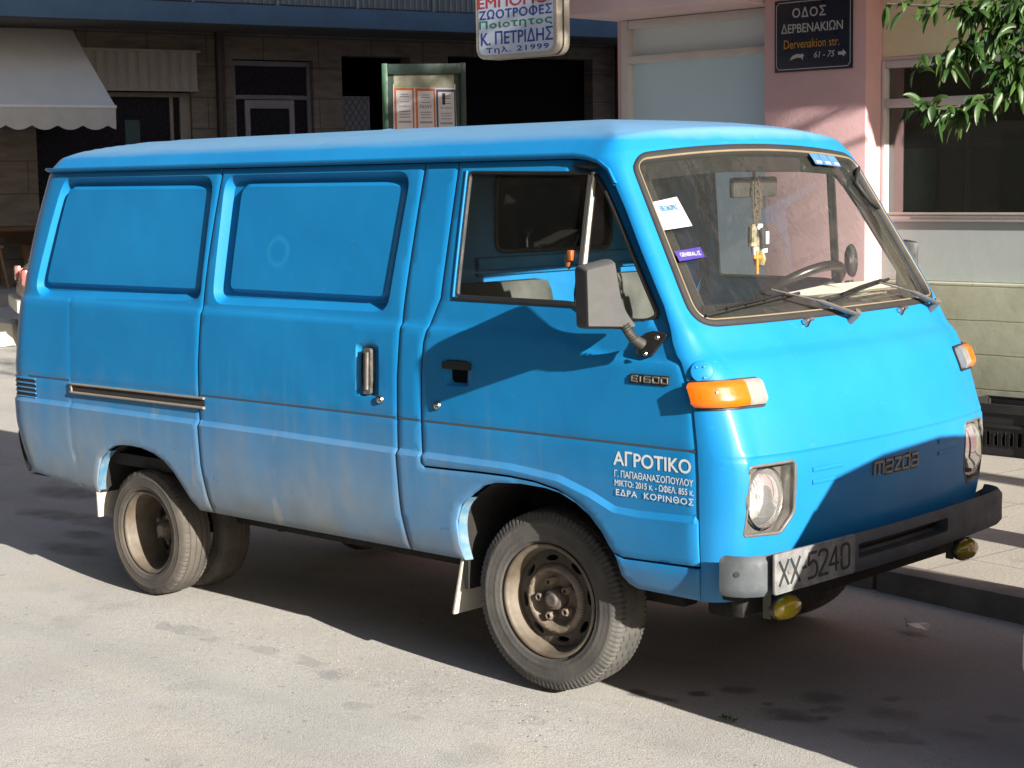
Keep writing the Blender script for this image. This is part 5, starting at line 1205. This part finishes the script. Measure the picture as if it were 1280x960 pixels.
g = Geo(); B_.box(g, -14, 20, .05, 1.45, 4.44, 4.458); g.mk("soffit", SOF, LB, 0)
BAL = M("blue_grey_balcony_panel", (.17, .21, .24), .4, scale=2); BALP = M("balcony_post", (.28, .30, .31), .5)
g = Geo(); B_.box(g, -14, 20, 1.36, 1.38, 4.84, 5.75); rl_ = g.mk("balcony_panel", BAL, LB, 0)
g = Geo()
for i in range(23): B_.box(g, -14+i*1.55, -13.95+i*1.55, 1.385, 1.43, 4.81, 5.8)
B_.box(g, -14, 20, 1.35, 1.45, 5.76, 5.82); g.mk("balcony_rail", BALP, rl_, 0)
g = Geo()
for i in range(110): B_.box(g, 4+i*.12, 4.03+i*.12, 1.39, 1.40, 4.84, 5.75)
g.mk("balcony_bars", BALP, rl_, 0)
# door and shop openings
LIL = M("grey_lilac_aluminium", (.19, .185, .20), .45, .2); DGL = M("dark_glass", (.010, .011, .014), .25, spec=.25)
dg = Geo()
for a0_, a1_, z0_, z1_ in ((4.36, 4.44, .13, 3.97), (5.86, 5.94, .13, 3.97), (4.44, 5.86, 3.88, 3.97), (4.44, 5.86, 3.28, 3.36)): B_.box(dg, a0_, a1_, -.2, -.08, z0_, z1_, .01)
D1 = dg.mk("door_frame", LIL, LB, 20)
dg = Geo()
for a0_, a1_, z0_, z1_ in ((4.62, 4.72, .15, 3.27), (5.50, 5.60, .15, 3.27), (4.72, 5.50, 3.12, 3.27), (4.72, 5.50, .15, .5)): B_.box(dg, a0_, a1_, -.18, -.10, z0_, z1_, .01)
dl_ = dg.mk("door", M("pale_lilac_door", (.26, .25, .275), .45, .1), D1, 20)
g = Geo(); B_.box(g, 4.72, 5.50, -.15, -.13, .5, 3.12); g.mk("door_glass", DGL, dl_, 0)
g = Geo(); B_.box(g, 4.44, 5.86, -.15, -.13, 3.36, 3.88); B_.box(g, 4.44, 4.62, -.15, -.13, .15, 3.28); B_.box(g, 5.60, 5.86, -.15, -.13, .15, 3.28); g.mk("pane", DGL, D1, 0)
g = Geo()
B_.box(g, 3.36, 3.55, -.2, -.06, .13, 3.38, .01); B_.box(g, .75, 3.36, -.2, -.06, 3.30, 3.38, .01); B_.box(g, 3.18, 3.24, -.15, -.08, .13, 3.30, .01); sw_ = g.mk("shop_window", M("beige_shop_frame", (.25, .215, .18), .6), LB, 20)
g = Geo(); B_.box(g, .75, 3.36, -.14, -.12, .13, 3.30); g.mk("pane", DGL, sw_, 0)
g = Geo(); B_.box(g, 2.35, 2.62, -.118, -.105, 2.3, 2.9); g.mk("shop_poster", M("teal_poster", (.03, .07, .08), .6), sw_, 0)
g = Geo(); B_.box(g, 6.56, 7.15, -.12, -.09, .13, 3.36); lt_ = g.mk("lattice_pane", M("grey_lattice_glass", (.16, .165, .18), .5), LB, 0)
LM_ = Map(B_.map(-.088).f, B_.map(0).ref); ls_ = []
for i in range(-12, 14):
    for sg in (1, -1):
        a = 6.855+i*.13; z0_, z1_ = 1.4, 3.35; x0_, x1_ = a-sg*.65, a+sg*.65
        def cl(x, z): return 6.57 <= x <= 7.14
        pts = [(x0_+(x1_-x0_)*q, z0_+(z1_-z0_)*q) for q in np.linspace(0, 1, 40)]; pts = [q for q in pts if cl(*q)]
        if len(pts) > 3: ls_.append(strip([pts[0], pts[-1]], LM_, .018, .002))
part("lattice", join(*ls_), M("lattice_bars", (.06, .06, .065), .5), lt_, 0)
g = Geo(); B_.box(g, 8.83, 12.19, -.35, -.30, .13, 4.15); g.mk("shaded_opening", M("opening_shade_black", (.005, .005, .0055), .8, spec=.1), LB, 0)  # near-black sheet put in for the deep shade of the opening
PIPE = M("brown_drainpipe", (.03, .02, .018), .5)
for a in (4.06, 12.74): Geo().tube([B_.p(a, .14, .1), B_.p(a, .14, 4.44)], .085, 12).mk("drainpipe", PIPE, LB, 50)

# awning and corrugated valance
AW = thing("shop_awning", "large pale fabric shop awning with scalloped edge on the stone building", "awning", tuple(B_.p(-1, 0, 3)))
AWF = M("white_awning_fabric", (.62, .63, .63), .8, scale=3, var=.08, bmp=.05, bscale=300)
g = Geo(); P0_ = []; 
for z, o in ((4.40, .10), (4.25, .22), (3.65, .85), (3.06, 1.5)): P0_.append([B_.p(a, o+.0, z+.008*math.sin(a*2)) for a in np.linspace(-6, 1.62 if z < 3.2 else 1.42+.2*(4.4-z)/1.34, 30)])
g.grid(P0_); aw = g.mk("fabric", AWF, AW, 60)
g = Geo(); rows = []
for q in (0, .5, 1):
    row = []
    for a in np.linspace(-6, 1.62, 180):
        drop = .30+.075*abs(math.cos(a*math.pi/.42)); row.append(B_.p(a, 1.51+.02*math.sin(a*15)*q, 3.05-drop*q))
    rows.append(row)
g.grid(rows); g.mk("valance", M("off_white_valance", (.52, .51, .48), .8, var=.1), AW, 60)
g = Geo(); g.tube([B_.p(-6, 1.5, 3.05), B_.p(1.63, 1.5, 3.05)], .03, 8)
for a in (-5.5, 1.5): g.tube([B_.p(a, .0, 3.3), B_.p(a, 1.5, 3.05)], .02, 8)
g.mk("awning_bar", WHITE, AW, 60)
VL = thing("corrugated_blind", "cream corrugated blind box over the dark shop window of the stone building", "blind", tuple(B_.p(2.6, .05, 3.4)))
g = Geo(); rows = [[B_.p(a, .16+.035*abs(math.sin((a-1.6)*math.pi/.19)), z) for a in np.linspace(1.55, 3.60, 200)] for z in (3.42, 4.06)]; g.grid(rows); g.mk("corrugated_sheet", M("cream_corrugated_sheet", (.30, .275, .235), .6, var=.15), VL, 60)
g = Geo(); B_.box(g, 1.5, 3.68, .04, .20, 4.06, 4.11, .01); B_.box(g, 1.5, 3.62, .05, .2, 3.39, 3.425, .005); g.mk("blind_rail", M("cream_rail", (.32, .29, .26), .5), VL, 30)

# furniture by the wall, kerb block, parked car beyond the van
WOOD = M("brown_wood", (.15, .085, .045), .6, scale=12)
ST = thing("wooden_stool", "light brown wooden stool by the stone wall in front of the round table", "stool", (-20.5, 10.0, .13))
c = np.array((-20.5, 10.0, .13)); g = Geo(); g.box(c+(0, 0, .68), (.42, .42, .045), bev=.01); g.mk("seat", M("tan_wood", (.30, .16, .075), .6, scale=12), ST, 30)
for a, b in ((-1, -1), (-1, 1), (1, -1), (1, 1)): Geo().tube([c+(a*.24, b*.24, 0), c+(a*.16, b*.16, .66)], .022, 8).mk("leg", M("tan_wood_leg", (.28, .15, .07), .6), ST, 50)
for z in (.25,): Geo().tube([c+(-.2, -.2, z), c+(.2, -.2, z), c+(.2, .2, z), c+(-.2, .2, z), c+(-.2, -.2, z)], .014, 6).mk("stretcher", WOOD, ST, 50)
TB = thing("round_table", "dark brown round wooden table behind the stool against the stone wall", "table", (-20.7, 11.0, .13))
c = np.array((-20.7, 10.9, .13)); g = Geo(); g.lathe([(0, .99), (.66, .99), (.69, .97), (.67, .93), (.5, .90), (.3, .72), (0, .70)], c, (0, 0, 1), 40); g.mk("table_top", WOOD, TB, 40)
g = Geo(); g.lathe([(.05, 0), (.30, .02), (.10, .12), (.07, .4), (.12, .70)][::1], c, (0, 0, 1), 20); g.mk("pedestal", WOOD, TB, 50)
KBm = M("white_limed_concrete", (.62, .58, .50), .9, bmp=.4, bscale=14)
g = Geo(); g.box((-12.86, 5.17, .13), (1.3, .5, .32), ax=((.73, .68, 0), (-.68, .73, 0), (0, 0, 1)), bev=.13)
g.solo("concrete_block", KBm, "whitewashed concrete kerb block lying on the side street behind the van", "block", smooth=50)

def hatchback(label, c, yaw, col, L=3.75, W=1.60, H=1.33, group=None):
    """small hatchback; its rear is at local x = 0, it points to +x"""
    T = thing("parked_car", label, "car", tuple(c), group); cy, sy = math.cos(yaw), math.sin(yaw); c = np.array(c)
    w2 = lambda V: np.stack([np.asarray(V)[:, 0]*cy-np.asarray(V)[:, 1]*sy, np.asarray(V)[:, 0]*sy+np.asarray(V)[:, 1]*cy, np.asarray(V)[:, 2]], 1)+c
    P_ = M(label.split()[0]+"_car_paint", col, .3, coat=.6, var=.05)
    top = lambda x: np.interp(x, [0, .03, .10, .55, .75, 1.5, 2.2, 2.35, 2.95, 3.45, 3.68, L], [.62, .80, .86, 1.24, H-.02, H, H-.05, H-.10, .92, .86, .76, .55])
    bot = lambda x: np.interp(x, [0, .2, 3.5, L], [.34, .24, .24, .32])
    hw = lambda x, z: (W/2-.05*(z < .35)-.02*max(0, abs(z-.62)-.1)) * np.interp(x, [0, .12, .5, 3.2, 3.6, L], [.86, .96, 1, 1, .93, .80]) - max(0, z-.86)*.36
    X = np.concatenate([[0, .03, .07], np.arange(.12, L-.1, .09), [L-.06, L]]); rows = []
    for x in X:
        b, t_ = bot(x), top(x); zz = b+(t_-b)*np.array([0, .12, .3, .5, .68, .82, .92, .98, 1.]); r_ = [(x, -hw(x, z)*(1 if k < 7 else (.93 if k == 7 else .55)), z-(.0 if k < 8 else -.02)) for k, z in enumerate(zz)]
        rows.append(r_+[(a, 0, d_+(.022)) for a, b_, d_ in r_[-1:]]+[(a, -b_, d_) for a, b_, d_ in r_[::-1]])
    g = Geo(); g.grid(rows); k = len(rows[0]); g.F += [tuple(range(k)), tuple((len(X)-1)*k+i for i in range(k))[::-1]]
    bd = mk("body", w2(g.V), g.F, P_, T, 40)
    def side(poly, sg, o): 
        V, F = panel(poly, Map(lambda P: np.stack([P[:, 0], np.array([sg*(hw(x, z)+o) for x, z in P]), P[:, 1]], 1), lambda P: np.tile([0, sg, .3], (len(P), 1))), (), .1, (), .012); return w2(V), F
    for sg in (-1, 1):
        for poly in ([(.42, .90), (.68, 1.22), (1.25, 1.25), (1.25, .90)], [(1.33, .90), (1.33, 1.25), (2.15, 1.22), (2.62, .92)]):
            V, F = side(rnd(poly, .03), sg, .004); mk("side_window", V, F, DGL, T, 40)
        for x in (.62, 3.02):
            g = Geo(); g.lathe([(0, .0), (.17, .0), (.19, .03), (.28, .03), (.295, .0), (.295, -.16), (0, -.16)], (x, sg*(W/2-.03), .295), (0, sg, 0), 32); wh = mk("wheel", w2(g.V), g.F, BLACK, T, 40)
            g = Geo(); g.lathe([(0, .015), (.15, .015), (.17, .035)], (x, sg*(W/2-.03), .295), (0, sg, 0), 24); mk("rim", w2(g.V), g.F, ALU, wh, 40)
        g = Geo(); g.box((.02, sg*.60, .78), (.07, .22, .17), bev=.02); mk("tail_lamp", w2(g.V), g.F, M("pink_red_tail_lens", (.45, .10, .09), .25, coat=.5), T, 40)
        g = Geo(); g.box((L-.13, sg*.52, .64), (.12, .26, .13), bev=.03); mk("headlight", w2(g.V), g.F, CLEARL, T, 40)
        g = Geo(); g.box((2.45, sg*(W/2+.02), .95), (.07, .14, .10), bev=.02); mk("door_mirror", w2(g.V), g.F, BLACK, T, 40)
    for a, b, nm in ((.13, .53, "rear_window"), (2.38, 2.90, "windscreen")):
        g = Geo(); R_ = []
        for x in (a, (a+b)/2, b): z = top(x)+.028; R_.append([(x, y*(hw(x, top(x))-.06), z+.012*(1-y*y)) for y in (-1, -.5, 0, .5, 1)])
        g.grid(R_); mk(nm, w2(g.V), g.F, DGL, T, 60)
    g = Geo(); g.box((-.02, 0, .47), (.14, W*.93, .14), bev=.03); mk("bumper", w2(g.V), g.F, M("pale_bumper", (.40, .38, .35), .5), T, 40); g = Geo(); g.box((L+.0, 0, .45), (.12, W*.86, .14), bev=.03); mk("bumper", w2(g.V), g.F, M("pale_bumper", (.40, .38, .35), .5), T, 40)
    return T
hatchback("brown hatchback parked beyond the van on the side street, only its tail lamp showing", (-12.30, 5.57, 0), R(62), (.24, .15, .12))
hatchback("maroon hatchback parked ahead of the van, its shadow on the van's bumper", (3.12, -.01, 0), R(-2), (.16, .02, .025), 3.75, 1.84, 1.465)

# ================================================================== TREES
BARK = M("grey_bark", (.06, .05, .036), .9, scale=20, bmp=.5, bscale=30)
def leaf_material(name, a, b):
    mt, t, p = nt_new(name); v = pos(t); geo = nd(t, "ShaderNodeNewGeometry")
    rnd_ = geo.outputs["Random Per Island"]
    c = mix(t, rnd_, a, b); lk(t, c, p.inputs["Base Color"]); p.inputs["Roughness"].default_value = .42; p.inputs["Specular IOR Level"].default_value = .4
    out = t.nodes["Material Output"]; tl = nd(t, "ShaderNodeBsdfTranslucent"); lk(t, mix(t, .5, c, (.16, .26, .02)), tl.inputs[0])
    ms = nd(t, "ShaderNodeMixShader"); ms.inputs[0].default_value = .22; lk(t, p.outputs[0], ms.inputs[1]); lk(t, tl.outputs[0], ms.inputs[2]); lk(t, ms.outputs[0], out.inputs[0]); return mt
LEAF = leaf_material("glossy_green_leaf", (.013, .042, .010), (.048, .10, .020))
def add_leaf(V, F, p, d, side, L, w, curl, seg=4):
    """one blade from p, leaving along d and drooping; folded along its midrib"""
    b = len(V); d = d.normalized(); q = Vector(p); s_ = side.normalized()
    for i in range(seg+1):
        t_ = i/seg; hw_ = w*(math.sin(math.pi*(.06+.94*t_**.8))**.8 if i < seg else .03)
        nrm = s_.cross(d); e = nrm*(.25*hw_)
        V.append(tuple(q-s_*hw_/2+e)); V.append(tuple(q)); V.append(tuple(q+s_*hw_/2+e))
        q = q+d*(L/seg); d = (d+Vector((0, 0, -curl/seg))).normalized(); s_ = (s_-d*s_.dot(d)).normalized()
    for i in range(seg):
        for k in (0, 1): F.append((b+i*3+k, b+i*3+k+1, b+i*3+k+4, b+i*3+k+3))
def rv(rg): return Vector((rg.gauss(0, 1), rg.gauss(0, 1), rg.gauss(0, 1))).normalized()
def tree(label, base, H, ctr, rad, nl, leafL, seed, extra=None):
    rg = random.Random(seed); T = thing("street_tree", label, "tree", base); B0 = Vector(base); C0 = Vector(ctr)
    g = Geo(); g.tube([B0, B0+Vector((.03, .02, H*.35)), B0+Vector((-.02, .04, H*.7)), B0.lerp(C0, .9)], [.15, .115, .10, .07], 12)
    tips = []
    for i in range(16):
        d = rv(rg); d.z = abs(d.z)*.6-.1; e = C0+Vector((d.x*rad[0], d.y*rad[1], d.z*rad[2]))*rg.uniform(.7, .98); st = B0.lerp(C0, rg.uniform(.55, .95)); mdl = st.lerp(e, .5)+rv(rg)*.12
        g.tube([st, mdl, e], [.045, .028, .010], 6); tips += [(st.lerp(mdl, .6), e)]
        for j in range(4):
            p_ = mdl.lerp(e, rg.random()); e2_ = p_+rv(rg)*.55; g.tube([p_, e2_], [.014, .005], 5); tips.append((p_, e2_))
    if extra:
        for tw in extra[0]: g.tube([Vector(q) for q in tw], [.012-.008*i/(len(tw)-1) for i in range(len(tw))], 6)
    g.mk("trunk", BARK, T, 60)
    V, F = [], []
    for i in range(nl):
        a, b = rg.choice(tips); p_ = a.lerp(b, rg.uniform(.2, 1.05))+rv(rg)*rg.uniform(.02, .32)
        dd = rv(rg); dd.z = dd.z*.5-.35; add_leaf(V, F, p_, dd, rv(rg), leafL*rg.uniform(.7, 1.2), leafL*.36, rg.uniform(.3, 1.2), 3)
    if extra:
        for tw, n_ in zip(extra[0], extra[1]):
            P_ = [Vector(q) for q in tw]
            for i in range(n_):
                u = rg.random()**.85*(len(P_)-1); k_ = min(int(u), len(P_)-2); p_ = P_[k_].lerp(P_[k_+1], u-k_)+rv(rg)*rg.uniform(.01, .05)
                ax = (P_[k_+1]-P_[k_]).normalized(); dd = (ax*.45+rv(rg)*.95); dd.z = dd.z*.7-.12
                add_leaf(V, F, p_, dd, dd.cross(rv(rg)), rg.uniform(.05, .115), rg.uniform(.018, .034), rg.uniform(1.4, 3.2), 6)
    mk("crown", V, F, LEAF, T, 80); return T
TW = [[(2.6, 1.75, 3.0), (2.05, 1.62, 2.55), (1.80, 1.455, 2.36), (1.59, 1.268, 2.385), (1.40, 1.09, 2.40)],
      [(2.5, 1.75, 2.8), (1.95, 1.50, 2.30), (1.81, 1.437, 2.20), (1.613, 1.261, 2.20), (1.515, 1.165, 2.155)],
      [(2.5, 1.7, 2.6), (2.0, 1.52, 2.10), (1.818, 1.431, 2.06), (1.70, 1.32, 2.01), (1.60, 1.21, 1.985), (1.515, 1.14, 1.99)],
      [(1.95, 1.50, 2.30), (1.78, 1.40, 2.28), (1.67, 1.33, 2.25), (1.60, 1.29, 2.20)],
      [(1.818, 1.431, 2.06), (1.72, 1.34, 2.02), (1.66, 1.28, 1.975), (1.62, 1.23, 1.95)],
      [(2.3, 1.8, 2.9), (2.0, 1.60, 2.5), (1.86, 1.50, 2.36), (1.74, 1.40, 2.30)],
      [(2.0, 1.52, 2.10), (1.9, 1.48, 2.14), (1.80, 1.42, 2.16), (1.72, 1.36, 2.12)],
      [(2.3, 1.75, 2.9), (2.0, 1.58, 2.5), (1.84, 1.47, 2.40), (1.72, 1.38, 2.38), (1.62, 1.30, 2.36)],
      [(2.2, 1.65, 2.5), (1.98, 1.55, 2.28), (1.88, 1.49, 2.18), (1.80, 1.43, 2.10)]]
tree("leafy street tree on the pavement, its glossy drooping leaves hanging before the shop window", (3.5, 1.75, .12), 3.4, (3.7, 2.8, 4.75), (1.5, 1.5, 1.2), 2600, .12, 5, (TW, [70, 74, 80, 150, 54, 190, 130, 170, 110]))
tree("tall slim street tree out of view, added to shade the notice board", (7.5, 2.2, .08), 5.5, (7.5, 2.3, 6.9), (1.2, .85, .9), 2200, .13, 21)  # unseen tree added so its crown shades the notice board
# ================================================================== BUILDINGS ACROSS THE ROAD (seen only as reflections)
def across(label, x0_, x1_, y_, h_, col, seed):
    T = thing("terrace_house", label, "building", ((x0_+x1_)/2, y_-4, 0), "terrace across the road"); g = Geo(); g.box(((x0_+x1_)/2, y_-4, h_/2), (x1_-x0_, 8, h_)); g.mk("wall", stucco(label.split()[0]+"_render", col), T, 0)
    n_ = int((x1_-x0_)/2.2)
    for k_ in range(n_):
        for z in np.arange(1.6, h_-1, 3.1):
            x = x0_+(k_+.5)*(x1_-x0_)/n_; g = Geo(); g.box((x, y_+.01, z), (1.1, .06, 1.7), bev=.02); w_ = g.mk("window", DGL, T, 20)
            if z > 3: g = Geo(); g.box((x, y_+.5, z-1.0), (1.7, 1.0, .12)); g.mk("balcony", WHITE, T, 0)
across("ochre terrace block across the road facing the van's lettered side", -16, -2, -13, 14.5, (.20, .15, .09), 1)
across("grey terrace block across the road, behind the photographer", -1.8, 11, -13.5, 13, (.15, .15, .145), 2)
across("brown terrace block across the road, behind the van's tail", -34, -16.2, -13, 15, (.14, .11, .085), 3)
# ================================================================== SMALL GROUND DETAIL
g = Geo(); V_ = [(1.746+.05*math.cos(a)*(1+.3*math.sin(3*a)), .769+.035*math.sin(a), .004+.012*(k % 2)+.01*(k % 3)) for k, a in enumerate(np.linspace(0, 2*math.pi, 11, endpoint=False))]; g.V = V_+[(1.75, .77, .028)]; g.F = [(k, (k+1) % 11, 11) for k in range(11)]
g.solo("paper_scrap", M("dirty_paper", (.85, .84, .8), .8), "crumpled white paper scrap on the road near the kerb", "litter", smooth=0)
V_, F_ = [], []; rg = random.Random(2)
for i in range(26):
    add_leaf(V_, F_, Vector((1.866+rg.uniform(-.03, .03), -.607+rg.uniform(-.012, .012), -.002)), Vector((rg.uniform(-1, 1), rg.uniform(-1, 1), .7)), rv(rg), rg.uniform(.012, .024), .006, .6, 3)
solo("weed", V_, F_, LEAF, "tiny green weed sprouting at the edge of the shadow on the road", "plant")
g = Geo(); rg = random.Random(11)
for i in range(240):
    if i < 150: x, y = rg.uniform(-.6, 1.6), rg.gauss(-.98, .12)
    else: x, y = rg.uniform(-2, 4), rg.uniform(-3.2, -.2)
    r_ = rg.uniform(.0008, .0028); q = Geo(); q.box((x, y, r_*.4), (r_*2, r_*1.6, r_*1.3), ax=((math.cos(i), math.sin(i), 0), (-math.sin(i), math.cos(i), 0), (0, 0, 1)), bev=r_*.5); g.add(q.V, q.F)
g.solo("gravel", M("pale_grit", (.36, .33, .29), .9), "loose pale grit scattered on the road", None, smooth=30, kind="stuff")
